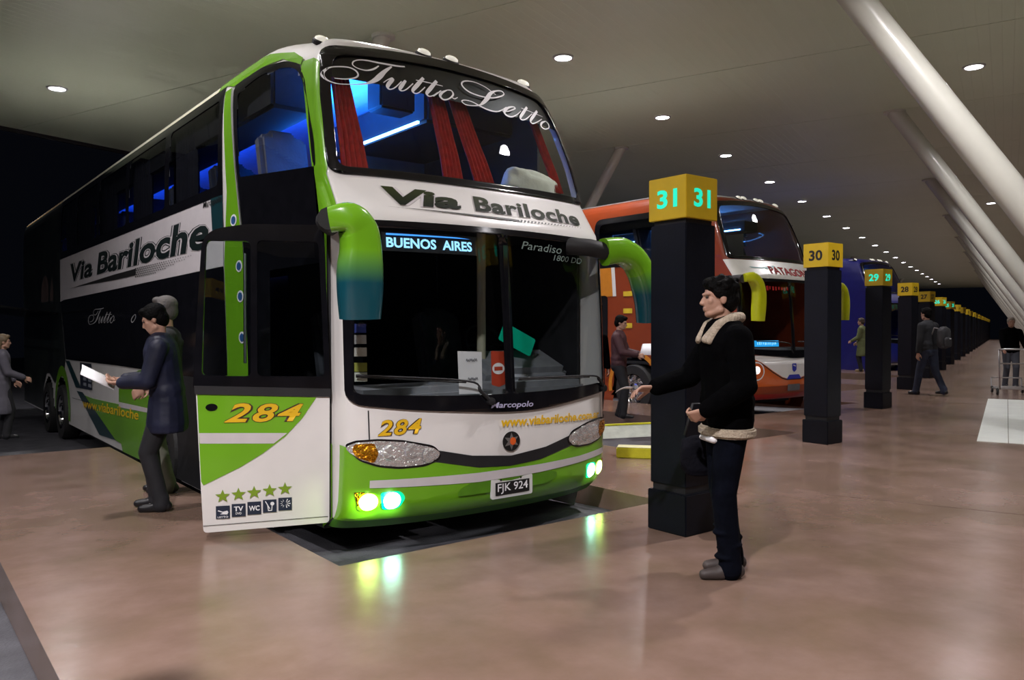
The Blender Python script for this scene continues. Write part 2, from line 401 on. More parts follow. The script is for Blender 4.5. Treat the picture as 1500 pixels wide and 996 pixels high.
# ------------------------------------------------------------------ kerb blocks
KY = mat('yellow_kerb_paint', (.62, .60, .02), .5, var=.08, vscale=10, bump=.15)
CONC = mat('grey_concrete', (.36, .38, .33), .7, var=.12, bump=.3)
r = empty('yellow_kerb', (6.72, 6.45, 0), rz=math.atan2(-.352, .288), label='solid yellow kerb block on the platform beside the green bus', cat='kerb')
MB().box((.2, .05, .062), (.50, .22, .124)).build('block', KY, r, bevel=.012)
MB().box((.2, .05, .126), (.48, .20, .006)).build('painted_lit_top', mat('kerb_top_lit_paint', (.72, .70, .40), .5, var=.08), r)  # paler sheet paints the light falling on the kerb's top
r = empty('concrete_kerb', (7.9, 7.72, 0), rz=-.33, label='grey concrete wedge kerb with yellow edges behind the yellow kerb block', cat='kerb')
MB().add([(-.3, -.1, 0), (.9, -.1, 0), (.9, .25, 0), (-.3, .25, 0), (-.3, .2, .13), (.9, .2, .13), (.9, .25, .13), (-.3, .25, .13)], [(0, 1, 5, 4), (4, 5, 6, 7), (2, 3, 7, 6), (1, 2, 6, 5), (3, 0, 4, 7), (0, 3, 2, 1)]).build('wedge', CONC, r)
MB().box((.3, .225, .142), (1.2, .055, .02)).build('yellow_edge', KY, r)
MB().box((-.31, .15, .07), (.03, .2, .14)).build('yellow_end', KY, r)

# ================================================================== BUS SURFACE
ZC = [-.35, .0, .12, .22, .4, .6, 1.0, 1.6, 2.25, 2.34, 2.66, 3.0, 3.4, 3.7, 3.84, 3.90, 3.95, 4.0, 4.04, 4.06]
VC = [.10, -.02, -.17, -.225, -.235, -.235, -.225, -.185, -.125, -.11, .13, .25, .42, .56, .66, .78, 1.15, 1.9, 3.0, 4.0]
ZB = [-.3, .25, .6, 1.0, 2.3, 2.65, 3.4, 3.8, 3.95]; BB = [.22, .22, .20, .20, .16, .14, .12, .10, .10]
ZW = [-.3, 2.75, 3.1, 3.4, 3.6, 3.75, 3.85, 3.91, 3.95, 4.06]; WW = [1.3, 1.3, 1.285, 1.25, 1.205, 1.14, 1.06, .98, .90, .7]
ZS = [-.3, 3.1, 3.4, 3.6, 3.75, 3.85, 3.92, 3.98, 4.03, 4.06]; WS = [1.3, 1.3, 1.295, 1.285, 1.27, 1.245, 1.21, 1.15, 1.03, .85]
def fvc(z): return float(np.interp(z, ZC, VC))
def fw_(z): return float(np.interp(z, ZW, WW))
def fws(z, v):
    t = min(max((v - .45) / 1.3, 0), 1); t = t * t * (3 - 2 * t); return fw_(z) * (1 - t) + float(np.interp(z, ZS, WS)) * t
def fvf(u, z):
    t = min(abs(u) / fw_(z), 1.0); return fvc(z) + float(np.interp(z, ZB, BB)) * t ** 2.3 + .26 * (1 - (1 - t ** 8) ** .125)
def front(u, z, off=0):
    u = max(-fw_(z) * .9999, min(fw_(z) * .9999, u)); h = .01
    v = fvf(u, z); du = (fvf(u + h, z) - fvf(u - h, z)) / (2 * h) if abs(u) < fw_(z) - .02 else math.copysign(3, u); dz = (fvf(u, z + h) - fvf(u, z - h)) / (2 * h)
    n = Vector((du, -1, dz)).normalized(); return Vector((u, v, z)) + n * off
def left(v, z, off=0):
    h = .01; dz = (fws(z + h, v) - fws(z - h, v)) / (2 * h); n = Vector((-1, 0, -dz)).normalized(); return Vector((-fws(z, v), v, z)) + n * off
def right(v, z, off=0):
    p = left(v, z, off); return Vector((-p.x, p.y, p.z))
XF = sorted(set(list(np.arange(-1.12, 1.13, .08)) + [s * x for s in (-1, 1) for x in (1.16, 1.19, 1.215, 1.235, 1.255, 1.27, 1.28, 1.288, 1.294, 1.298)]))
SXF = [x + .0003 for x in XF]

UW_OUT = [(-1.284, 2.650, .10), (1.284, 2.650, .10), (1.268, 3.0, .2), (1.228, 3.4, .2), (1.135, 3.735, .10), (.6, 3.80, .3), (0, 3.835, .5), (-.6, 3.80, .3), (-1.146, 3.745, .10), (-1.230, 3.4, .2), (-1.268, 3.0, .2)]
UW_IN = [(-1.222, 2.71, .08), (1.222, 2.71, .08), (1.205, 3.0, .2), (1.162, 3.4, .2), (1.05, 3.66, .1), (.6, 3.71, .3), (0, 3.74, .5), (-.6, 3.71, .3), (-1.085, 3.665, .1), (-1.162, 3.4, .2), (-1.205, 3.0, .2)]
LW_OUT = [(-1.292, 2.29, .03), (-.3, 2.298, .3), (.3, 2.298, .3), (1.292, 2.29, .03), (1.292, .94, .10), (.87, .90, .3), (.3, .838, .3), (-.05, .838, .2), (-.87, .90, .3), (-1.288, .955, .10)]
LW_L = [(-1.225, 2.235, .05), (-.045, 2.25, .03), (-.045, .985, .03), (-.6, .995, .2), (-1.25, 1.03, .06)]
LW_R = [(.045, 2.25, .03), (1.225, 2.235, .05), (1.235, 1.02, .06), (.6, .99, .2), (.045, .985, .03)]
DECK = 2.40

def shell(parent, holes_f, holes_l, holes_r, L, m, vend=None):
    zs = list(np.arange(-.20, 3.80, .05)) + list(np.arange(3.80, 4.061, .02)); zs = [float(z) for z in zs]
    ts = sorted([math.sin(a) for a in np.linspace(-math.pi / 2, math.pi / 2, 61)])
    vsd = np.arange(0, 1, 1 / 150)
    rows = []
    for z in zs:
        row = [('f', t * fw_(z), z) for t in ts]; v0 = fvf(fw_(z), z)
        sd = [v0 + (L - .25 - v0) * (k + 1) / 150 for k in range(150)]
        row += [('r', v, z) for v in sd]
        for a in np.linspace(0, math.pi / 2, 6)[1:]: row.append(('b', (fws(z, L) - .25 + .25 * math.cos(a), L - .25 + .25 * math.sin(a)), z))
        for a in np.linspace(math.pi / 2, math.pi, 6)[:-1]: row.append(('b', (-fws(z, L) + .25 + .25 * math.cos(a), L - .25 + .25 * math.sin(a)), z))
        row += [('l', v, z) for v in sd[::-1]]
        rows.append(row)
    n = len(rows[0]); V = []
    for row in rows:
        for k, a, z in row:
            V.append(front(a, z) if k == 'f' else left(a, z) if k == 'l' else right(a, z) if k == 'r' else Vector((a[0], a[1], z)))
    Fc = []
    for i in range(len(rows) - 1):
        for j in range(n):
            j2 = (j + 1) % n; q = [rows[i][j], rows[i][j2], rows[i + 1][j], rows[i + 1][j2]]
            ks = {x[0] for x in q}; z = (q[0][2] + q[2][2]) / 2
            if ks == {'f'}:
                a = sum(x[1] for x in q) / 4
                if z < .09 or any(inpoly(a, z, P) for P in holes_f): continue
            elif ks == {'l'} or ks == {'l', 'f'}:
                a = sum(x[1] if x[0] == 'l' else fvf(x[1], x[2]) for x in q) / 4
                if any(inpoly(a, z, P) for P in holes_l): continue
            elif ks == {'r'} or ks == {'r', 'f'}:
                a = sum(x[1] if x[0] == 'r' else fvf(x[1], x[2]) for x in q) / 4
                if any(inpoly(a, z, P) for P in holes_r): continue
            Fc.append((i * n + j, i * n + j2, (i + 1) * n + j2, (i + 1) * n + j))
    top = len(rows) - 1; Fc.append(tuple(top * n + j for j in range(n)))
    me = bpy.data.meshes.new('body_shell'); me.from_pydata(V, [], Fc); me.update()
    bm = bmesh.new(); bm.from_mesh(me); bmesh.ops.recalc_face_normals(bm, faces=bm.faces)
    bmesh.ops.delete(bm, geom=[v for v in bm.verts if not v.link_faces], context='VERTS'); bm.to_mesh(me); bm.free()
    return smooth(link('body_shell', me, m, parent))
def rect(a0, a1, b0, b1): return [(a0, b0), (a1, b0), (a1, b1), (a0, b1)]
def circ(c, r, n=28): return [(c[0] + r * math.cos(2 * math.pi * k / n), c[1] + r * math.sin(2 * math.pi * k / n)) for k in range(n)]
def wheel(parent, v, z, side, R=.50):
    x = side * 1.06
    w = MB().lathe([(R * .62, .0), (R * .95, .0), (R, .04), (R, .24), (R * .95, .28), (R * .62, .28)], (x, v, z), (side, 0, 0), 40).build('wheel', RUBBER, parent, sm=.6)
    MB().lathe([(R * .62, .24), (R * .58, .27), (R * .52, .22), (R * .40, .16), (R * .30, .17), (R * .24, .24), (R * .12, .26), (.0, .26)], (x, v, z), (side, 0, 0), 32).build('rim', CHROME, w, sm=.7)
    nb = MB()
    for k in range(10):
        a = 2 * math.pi * k / 10; c = Vector((x + side * .18, v + math.cos(a) * R * .36, z + math.sin(a) * R * .36)); nb.tube([c, c + Vector((side * .06, 0, 0))], .018, 8)
    nb.build('wheel_nuts', CHROME, w)
    hb = MB()
    for k in range(8):
        a = 2 * math.pi * (k + .5) / 8; c = Vector((x + side * .245, v + math.cos(a) * R * .5, z + math.sin(a) * R * .5)); hb.tube([c, c + Vector((side * .012, 0, 0))], .03, 10)
    hb.build('rim_holes', BLACKM, w)
def seat(parent, u, v, z, w=.5, m=None):
    s = MB().box((u, v + .1, z + .25), (w, .5, .16)).box((u, v + .38, z + .62), (w, .16, .85), Matrix.Rotation(math.radians(-14), 3, 'X')).box((u, v + .47, z + .98), (w * .62, .14, .22), Matrix.Rotation(math.radians(-14), 3, 'X'))
    return s.build('passenger_seat', m or mat('seat_cloth', (.055, .06, .075), .8, var=.2, bump=.2), parent, bevel=.04)
def curtain(parent, t0, t1, b0, b1, m, depth=.10, folds=5):
    """hanging cloth between top points t0,t1 and bottom points b0,b1 given on the windscreen (u, z)"""
    V = []; nx, nz = 30, 18
    for i in range(nz + 1):
        a = i / nz; a2 = a ** 1.3
        for j in range(nx + 1):
            s = j / nx
            u = (t0[0] * (1 - s) + t1[0] * s) * (1 - a2) + (b0[0] * (1 - s) + b1[0] * s) * a2; z = (t0[1] * (1 - s) + t1[1] * s) * (1 - a) + (b0[1] * (1 - s) + b1[1] * s) * a
            p = front(u, z, -depth) + Vector((0, .022 * math.sin(s * folds * 2 * math.pi + .6 * math.sin(5 * a)) + .02 * a, 0)); V.append(p)
    Fq = [(i * (nx + 1) + j, i * (nx + 1) + j + 1, (i + 1) * (nx + 1) + j + 1, (i + 1) * (nx + 1) + j) for i in range(nz) for j in range(nx)]
    return MB().add(V, Fq).build('curtain', m, parent, sm=True)
def mirror(parent, path, rads, mcol, mount, name='mirror_arm', split=3):
    pts = cat([(*p, *r) for p, r in zip(path, rads)], 8); secs = []
    for i, q in enumerate(pts):
        c = Vector(q[:3]); t = Vector((pts[min(i + 1, len(pts) - 1)] - pts[max(i - 1, 0)])[:3]).normalized()
        yv = Vector((0, 1, 0)); side = t.cross(yv).normalized(); n2 = side.cross(t).normalized(); ra, rb = q[3], q[4]; e = .6
        lp = []
        for k in range(20):
            a = 2 * math.pi * k / 20; ca, sa = math.cos(a), math.sin(a)
            lp.append(c + side * ra * math.copysign(abs(ca) ** e, ca) + n2 * rb * math.copysign(abs(sa) ** e, sa))
        secs.append(lp)
    k = split * 8
    o = MB().sweep(secs[:k + 1]).build(name, mcol[0], parent, sm=.7)
    MB().sweep(secs[k:]).build('mirror_housing', mcol[1], o, sm=.7)
    MB().sweep([[p + (Vector(pts[k][:3]) - p) * .02 for p in secs[k]], [p + (Vector(pts[k][:3]) - p) * .06 + Vector((0, .004, 0)) for p in secs[k]]]).build('seam', BLACKM, o)
    MB().tube(mount, .075, 12).build('mirror_mount', BLACKM, o, sm=.6)
    return o
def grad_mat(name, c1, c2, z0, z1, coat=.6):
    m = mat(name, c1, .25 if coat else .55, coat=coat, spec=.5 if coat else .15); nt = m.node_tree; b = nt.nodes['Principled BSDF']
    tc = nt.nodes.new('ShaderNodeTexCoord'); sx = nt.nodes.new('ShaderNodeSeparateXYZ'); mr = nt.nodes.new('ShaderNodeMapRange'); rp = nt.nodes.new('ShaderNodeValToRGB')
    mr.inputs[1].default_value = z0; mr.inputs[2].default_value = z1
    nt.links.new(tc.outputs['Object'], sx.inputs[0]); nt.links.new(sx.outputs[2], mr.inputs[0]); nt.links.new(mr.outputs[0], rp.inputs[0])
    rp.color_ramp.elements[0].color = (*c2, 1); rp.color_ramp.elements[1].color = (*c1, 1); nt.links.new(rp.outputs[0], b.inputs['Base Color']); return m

FPAR = dict(xs=SXF, dy=.06)
def front_common(root, frame_m=BLACKG, glass_m=GLASS, sunband=False):
    """black frames and panes of both windscreens"""
    o = drape('upper_windscreen_frame', poly_bm([rpoly(UW_OUT, .1), rpoly(UW_IN, .1)]), front, .010, frame_m, root, **FPAR); smooth(o)
    sol = o.modifiers.new('s', 'SOLIDIFY'); sol.thickness = .012; sol.offset = 0
    if sunband: smooth(drape('tinted_sun_band', poly_bm([rpoly([(-1.19, 3.475), (1.19, 3.40), (1.10, 3.75), (0, 3.80), (-1.12, 3.75)], .02)]), front, -.008, mat('dark_tint', (.004, .004, .006), .3, var=.1), root, **FPAR))
    smooth(drape('upper_windscreen', poly_bm([rpoly(inset(UW_IN, (-.03,) * 4), .1)]), front, .002, glass_m, root, **FPAR))
    o = drape('lower_windscreen_frame', poly_bm([rpoly(LW_OUT, .05), rpoly(LW_L, .05), rpoly(LW_R, .05)]), front, .010, frame_m, root, **FPAR); smooth(o)
    sol = o.modifiers.new('s', 'SOLIDIFY'); sol.thickness = .012; sol.offset = 0
    for P in (LW_L, LW_R): smooth(drape('lower_windscreen_pane', poly_bm([rpoly(inset(P, (-.02,) * 4), .05)]), front, .002, glass_m, root, **FPAR))
def roof_markers(root, us, m_on):
    for u in us:
        z = 3.885 - .02 * abs(u); p = front(u, z, .0)
        b = MB().lathe([(.075, -.02), (.075, .012), (.065, .022)], p, (0, -.55, .83), 20).build('marker_base', BLACKM, root)
        l = MB().lathe([(.062, .02), (.056, .036), (.035, .048), (.0, .053)], p, (0, -.55, .83), 20); l.v = [tuple((Vector(q) - p) * 1.0 + p) for q in l.v]; l.build('marker_lamp', m_on, b, sm=True)

# ================================================================== GREEN BUS
BX, BY = 3.906, 5.191
bus = empty('double_decker_bus', (BX, BY, 0), label='green and white double-decker coach with lit destination sign and open front door', cat='bus')
LEN = 16.8
UWIN_Z = (2.88, 3.78)
win_v = [(2.72, 4.48), (4.60, 6.38), (6.50, 8.25), (8.37, 10.0), (10.12, 11.5)]
QW = [(2.14, 2.90, .04), (.50, 2.74, .03), (.56, 3.0, .2), (.76, 3.36, .15), (.98, 3.62, .15), (1.3, 3.70, .2), (1.75, 3.73, .2), (2.26, 3.70, .08)]
DOORWAY = rect(.40, 1.42, -.3, 2.2)
holes_l = [rect(a, b, *UWIN_Z) for a, b in win_v] + [inset([p[:2] for p in QW], (-.03, -.04, -.045, -.012)), DOORWAY, circ((11.5, .0), .62), circ((13.05, -.05), .60), circ((4.65, .12), .66), rect(10.9, 13.65, -.4, .0), rect(4.0, 5.3, -.4, .1)]
holes_r = [rect(a, b, *UWIN_Z) for a, b in win_v] + [inset([p[:2] for p in QW], (-.03, -.04, -.045, -.012)), circ((4.65, .12), .66), circ((11.5, 0), .62), circ((13.05, -.05), .6)]
shell(bus, [inset([p[:2] for p in UW_IN], (-.03,) * 4), inset([p[:2] for p in LW_L], (-.022,) * 4), inset([p[:2] for p in LW_R], (-.022,) * 4)], holes_l, holes_r, LEN, WHITE)
front_common(bus, sunband=True)
# --- front paint and trim
top_g = [(-1.2999, .655), (-1.26, .62), (-1.0, .55), (-.66, .50), (-.31, .43), (0, .412), (.31, .43), (.69, .50), (1.0, .55), (1.26, .62), (1.2999, .655)]
smooth(drape('green_bumper', poly_bm([top_g + [(1.2999, .10), (-1.2999, .10)]]), front, .006, GREEN, bus, **FPAR))
o = drape('bumper_lip', poly_bm([[(-1.2999, .12), (1.2999, .12), (1.2999, .03), (-1.2999, .03)]]), front, .004, mat('lip_green', (.05, .16, .015), .4, var=.1), bus, **FPAR)
gr = [(-.70, .60), (-.37, .527), (0, .492), (.37, .527), (.70, .60), (.74, .52), (.31, .43), (0, .412), (-.31, .43), (-.74, .52)]
smooth(drape('grille', poly_bm([gr]), front, .010, BLACKM, bus, **FPAR))
st = [(-1.155, .405), (-.31, .390), (.3, .392), (.8, .402), (1.2995, .43), (1.2995, .375), (.8, .345), (.3, .325), (-.31, .318), (-1.155, .350)]
drape('bumper_stripe', poly_bm([st]), front, .011, STRIPE, bus, **FPAR)
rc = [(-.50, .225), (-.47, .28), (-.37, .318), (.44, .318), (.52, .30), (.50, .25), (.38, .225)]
drape('painted_recess_shade', poly_bm([rpoly(rc, .03)]), front, .009, mat('recess_shade_green', (.09, .25, .012), .4, var=.1), bus, **FPAR)  # darker green paints the shade of a recess; the bumper stays flush
# hood seam
drape('hood_seam', poly_bm([[(-1.168, .91), (-1.160, .91), (-1.156, .68), (-1.164, .68)]]), front, .007, BLACKM, bus)
drape('hood_seam', poly_bm([[(1.168, .91), (1.160, .91), (1.156, .68), (1.164, .68)]]), front, .007, BLACKM, bus)
# headlamps
LENS = mat('headlamp_reflector', (.90, .90, .92), .14, metal=.75, bump=.8, bscale=45, var=.1)
AMBER = mat('amber_reflector', (.85, .38, .02), .1, metal=1, bump=1.0, bscale=45, var=.1)
hl = [(-1.287, .655), (-1.245, .683), (-1.10, .690), (-.92, .672), (-.70, .615), (-.645, .575), (-.66, .535), (-.77, .495), (-.95, .492), (-1.10, .515), (-1.22, .562), (-1.28, .615)]
am = [(-1.250, .672), (-1.13, .674), (-1.10, .60), (-1.13, .53), (-1.235, .575), (-1.262, .62)]
for s in (1, -1):
    f = lambda P: [(s * x, y) for x, y in P]
    rim = smooth(drape('headlamp', poly_bm([rpoly(f([(x * 1.0 + (.012 if x > -.9 else -.005) * 1, y + (.014 if y > .58 else -.014)) for x, y in hl]), .04)]), front, .011, BLACKG, bus, **FPAR))
    drape('headlamp_reflector', poly_bm([rpoly(f(hl), .04)]), front, .016, LENS, rim, xs=SXF, dy=.03)
    drape('turn_signal', poly_bm([rpoly(f(am), .02)]), front, .019, AMBER, rim, xs=SXF, dy=.03)
    for cx in (-1.02, -.86, -.73):
        c = front(s * cx, .60 if cx < -.8 else .56, .014); MB().lathe([(.058, .0), (.05, .009), (.03, .006), (.0, .004)], c, (0, -1, 0), 20).build('lamp_bowl', LENS, rim, sm=True)
# fog lamps
FOGY = mat('fog_lamp_yellow_green', (.8, .9, .5), .3, emit=(.62, 1.0, .16), es=14)
FOGC = mat('fog_lamp_cool_green', (.6, .9, .8), .3, emit=(.42, 1.0, .72), es=15)
FOGE = mat('fog_glow_green', (.0, .35, .18), .2, emit=(.0, .75, .32), es=.9)
for cu, m, s in ((-1.157, FOGY, 1), (-1.0, FOGC, 1), (1.0, FOGC, 1), (1.157, FOGY, 1)):
    sg = 1 if cu < 0 else -1
    surr = drape('fog_lamp', poly_bm([rpoly([(cu - .085, .315), (cu + .06, .315), (cu + .10, .26), (cu + .05, .185), (cu - .065, .185)], .03)]) , front, .012, FOGE if m is FOGC else GREEN, bus, **FPAR)
    drape('bulb', poly_bm([circ((cu, .250), .060)]), front, .017, m, surr, **FPAR)
    p = front(cu, .25, .10); ld = bpy.data.lights.new('fog_beam', 'SPOT'); ld.energy = 5 if cu < 0 else 1.5; ld.color = (.72, 1, .30) if m is FOGY else (.6, 1, .85); ld.spot_size = math.radians(120); ld.spot_blend = 1; ld.shadow_soft_size = .04
    lo = bpy.data.objects.new('fog_beam', ld); COL.objects.link(lo); lo.parent = bus; lo.location = p; lo.rotation_euler = (math.radians(72), 0, 0)
for cu in (-1.215, 1.215):
    drape('side_marker_lamp', poly_bm([[(cu - .03, .32), (cu + .03, .32), (cu + .03, .25), (cu - .01, .22)]]), front, .013, AMBER, bus)
# number plate
def plate_plane(u, z, off=0): return Vector((u, fvc(.24) - .012 - off, z))
pl = drape('number_plate', poly_bm([rpoly(rect(-.195, .225, .163, .325), .02)]), plate_plane, .0, mat('plate_white', (.66, .66, .64), .4, var=.04), bus, dx=.2)
sol = pl.modifiers.new('s', 'SOLIDIFY'); sol.thickness = .012
drape('plate_field', poly_bm([rect(-.155, .19, .188, .290)]), plate_plane, .004, BLK, pl)
drape('plate_characters', text_bm('FJK 924', (-.135, .170, .198, .280), bold=.01), plate_plane, .008, PAPER, pl)
for x in (-.10, .10): MB().lathe([(.008, 0), (.008, .004), (0, .005)], plate_plane(x, .308, .002), (0, -1, 0), 8).build('plate_screw', BLK, pl)
# round star emblem
em = drape('round_emblem', poly_bm([[(.0 + .088 * math.cos(a), .606 + .078 * math.sin(a)) for a in np.linspace(0, 2 * math.pi, 33)[:-1]]]), front, .013, BLK, bus)
star = [((.078 if k % 2 == 0 else .036) * math.sin(k * math.pi / 6), .606 + (.070 if k % 2 == 0 else .032) * math.cos(k * math.pi / 6)) for k in range(12)]
drape('emblem_star', poly_bm([star]), front, .016, mat('emblem_grey', (.35, .33, .32), .3, metal=.6, var=.1), em)
drape('emblem_centre', poly_bm([circ((.012, .607), .030)]), front, .019, mat('orange_red', (.75, .12, .02), .4, var=.1), em)
# lettering on the front
def boxq(x0, x1, tl, tr, bl, br): return [(x0, tl), (x1, tr), (x0, bl), (x1, br)]
OUTL = mat('dark_outline', (.05, .02, .01), .5, var=.1)
def lettering(txt, q, fn, off, m, parent, outline=None, shear=.2, bold=.015, ob=.04, space=1.0, **k):
    if outline: drape('lettering_outline', text_bm(txt, None, shear, bold + ob, space, [(q[0][0] - .4 * ob * abs(q[0][1] - q[2][1]), q[0][1] + .4 * ob * abs(q[0][1] - q[2][1])), (q[1][0], q[1][1] + .4 * ob * abs(q[1][1] - q[3][1])), (q[2][0], q[2][1] - .4 * ob * abs(q[0][1] - q[2][1])), (q[3][0], q[3][1] - .4 * ob * abs(q[1][1] - q[3][1]))]), fn, off, outline, parent, **k)
    return drape('lettering', text_bm(txt, None, shear, bold, space, q), fn, off + .003, m, parent, **k)
LG = grad_mat('lettering_black_green', (.030, .040, .007), (.005, .008, .007), 2.41, 2.60, coat=0)
lettering('Via', boxq(-.955, -.32, 2.572, 2.566, 2.420, 2.428), front, .006, LG, bus, STRIPE, .18, .04, **FPAR)
lettering('Bariloche', boxq(-.20, 1.02, 2.566, 2.545, 2.430, 2.412), front, .006, LG, bus, STRIPE, .18, .035, .04, 1.06, **FPAR)
drape('lettering_underline', poly_bm([[(-.98, 2.403), (.22, 2.392), (.22, 2.372), (-.3, 2.385)]]), front, .008, BLK, bus, **FPAR)
hb = bmesh.new()
for k in range(20):
    x = .22 + .040 * k; w_ = .022 * (1 - k / 26); h_ = .022 * (1 - k / 28)
    vs = [hb.verts.new((a, b, 0)) for a, b in ((x, 2.372 + .001 * k), (x + w_, 2.372 + .001 * k), (x + w_ + .018, 2.372 + .001 * k + h_), (x + .018, 2.372 + .001 * k + h_))]; hb.faces.new(vs)
tag(drape('underline_dashes', hb, front, .008, BLK, bus), kind='stuff')
lettering('284', boxq(-1.105, -.785, .838, .838, .722, .726), front, .007, YELLOW, bus, OUTL, .25, .02, .03, 1.12, **FPAR)
lettering('www.viabariloche.com.ar', boxq(-.095, 1.13, .800, .770, .725, .700), front, .006, YELLOW, bus, None, .15, .03, **FPAR)
lettering('Marcopolo', boxq(-.205, .22, .925, .915, .868, .855), front, .028, mat('silver_lettering', (.62, .60, .85), .3, var=.05, metal=.3), bus, None, .2, .02, **FPAR)
GHOST = mat('ghost_lettering', (.16, .22, .20), .5, var=.05)
lettering('Paradiso', boxq(.19, .66, 2.215, 2.205, 2.150, 2.135), front, .006, GHOST, bus, None, .3, .0, dx=.1)
lettering('1800 DD', boxq(.55, .93, 2.125, 2.115, 2.075, 2.065), front, .006, GHOST, bus, None, .3, .0, dx=.1)
SC = [[(-0.736, 3.619, 0.0082), (-0.774, 3.589, 0.0129), (-0.815, 3.567, 0.0129), (-0.865, 3.554, 0.0094), (-0.924, 3.562, 0.0082), (-0.957, 3.586, 0.0094), (-0.944, 3.618, 0.0094), (-0.898, 3.641, 0.0082), (-0.829, 3.65, 0.0106), (-0.746, 3.648, 0.0129), (-0.646, 3.649, 0.0141), (-0.557, 3.652, 0.0129), (-0.495, 3.661, 0.0106)],
 [(-0.62, 3.635, 0.0118), (-0.692, 3.579, 0.0264), (-0.749, 3.523, 0.0382), (-0.802, 3.477, 0.0323), (-0.865, 3.44, 0.0176), (-0.936, 3.417, 0.0106), (-1.03, 3.402, 0.0071), (-1.117, 3.397, 0.0071), (-1.176, 3.42, 0.0129), (-1.196, 3.463, 0.02), (-1.177, 3.505, 0.0165), (-1.135, 3.537, 0.0106), (-1.072, 3.552, 0.0094), (-0.996, 3.557, 0.0106), (-0.948, 3.539, 0.0129), (-0.933, 3.505, 0.0118), (-0.956, 3.475, 0.0106), (-1.013, 3.452, 0.0094), (-1.071, 3.443, 0.0082), (-1.125, 3.443, 0.0071)],
 [(-0.734, 3.467, 0.0059), (-0.683, 3.505, 0.0082), (-0.64, 3.518, 0.0235), (-0.689, 3.464, 0.0294), (-0.708, 3.431, 0.0235), (-0.691, 3.415, 0.0106), (-0.642, 3.439, 0.0082), (-0.565, 3.51, 0.0082)],
 [(-0.524, 3.526, 0.0176), (-0.577, 3.466, 0.0282), (-0.601, 3.432, 0.0212), (-0.585, 3.42, 0.0094), (-0.539, 3.443, 0.0082), (-0.46, 3.511, 0.0082)],
 [(-0.342, 3.587, 0.0235), (-0.424, 3.504, 0.0306), (-0.482, 3.443, 0.0235), (-0.47, 3.419, 0.0106), (-0.428, 3.434, 0.0082), (-0.352, 3.499, 0.0082)],
 [(-0.215, 3.585, 0.0235), (-0.301, 3.497, 0.0306), (-0.353, 3.441, 0.0235), (-0.336, 3.418, 0.0106), (-0.287, 3.437, 0.0082), (-0.237, 3.472, 0.0082)],
 [(-0.423, 3.55, 0.0072), (-0.299, 3.551, 0.0082), (-0.167, 3.546, 0.0072)], [(-0.297, 3.424, 0.0086), (-0.248, 3.46, 0.0086), (-0.197, 3.498, 0.0086)],
 [(-0.131, 3.516, 0.0072), (-0.193, 3.48, 0.0186), (-0.224, 3.441, 0.0215), (-0.197, 3.413, 0.0143), (-0.136, 3.435, 0.01), (-0.08, 3.484, 0.0157), (-0.089, 3.52, 0.0129), (-0.131, 3.516, 0.0072)],
 [(-0.101, 3.451, 0.0086), (-0.078, 3.444, 0.0086), (-0.04, 3.465, 0.0057)]]
SC2 = [[(0.417, 3.585, 0.0072), (0.364, 3.615, 0.0072), (0.306, 3.643, 0.0072), (0.201, 3.664, 0.0072), (0.099, 3.652, 0.01), (0.05, 3.616, 0.0143), (0.064, 3.576, 0.0157), (0.118, 3.545, 0.0143), (0.222, 3.531, 0.0114), (0.337, 3.538, 0.01), (0.44, 3.567, 0.0114), (0.523, 3.612, 0.0114), (0.504, 3.641, 0.0129), (0.426, 3.624, 0.0129), (0.353, 3.583, 0.0286), (0.299, 3.527, 0.0358), (0.234, 3.47, 0.0258), (0.178, 3.434, 0.01), (0.095, 3.413, 0.0086), (0.021, 3.411, 0.01), (-0.007, 3.436, 0.01), (0.034, 3.454, 0.0086), (0.108, 3.452, 0.01), (0.186, 3.426, 0.0129), (0.267, 3.406, 0.0143), (0.358, 3.407, 0.0114), (0.44, 3.441, 0.0086), (0.503, 3.48, 0.0086)],
 [(0.435, 3.427, 0.0072), (0.512, 3.442, 0.0086), (0.61, 3.488, 0.0129), (0.598, 3.503, 0.01), (0.527, 3.48, 0.0172), (0.459, 3.427, 0.0229), (0.47, 3.395, 0.0172), (0.529, 3.391, 0.0129), (0.604, 3.424, 0.0086), (0.682, 3.478, 0.0072)],
 [(0.787, 3.541, 0.02), (0.701, 3.462, 0.0258), (0.643, 3.404, 0.02), (0.664, 3.387, 0.0114), (0.725, 3.411, 0.0086), (0.831, 3.484, 0.0072)],
 [(0.922, 3.531, 0.02), (0.831, 3.454, 0.0258), (0.773, 3.399, 0.02), (0.791, 3.377, 0.0114), (0.855, 3.4, 0.0086), (0.955, 3.455, 0.0072)],
 [(0.703, 3.513, 0.0057), (0.83, 3.5, 0.0057), (0.981, 3.485, 0.0057)],
 [(1.008, 3.446, 0.0072), (0.94, 3.416, 0.0172), (0.908, 3.376, 0.0186), (0.95, 3.354, 0.0114), (1.022, 3.38, 0.01), (1.039, 3.422, 0.0143), (1.008, 3.446, 0.0072)]]
WLET = mat('white_vinyl', (.86, .86, .87), .5, var=.03)
o = drape('script_lettering', stroke_bm(SC, ws=1.1), front, .016, WLET, bus); o.name = 'script_lettering'
drape('script_lettering', stroke_bm(SC2, ws=1.1), front, .016, WLET, bus)
# roof marker lamps
MARK = mat('marker_lens', (.85, .85, .78), .15, emit=(1, .95, .8), es=.35, var=.05)
roof_markers(bus, (-1.06, -.19, .10, 1.0), MARK)
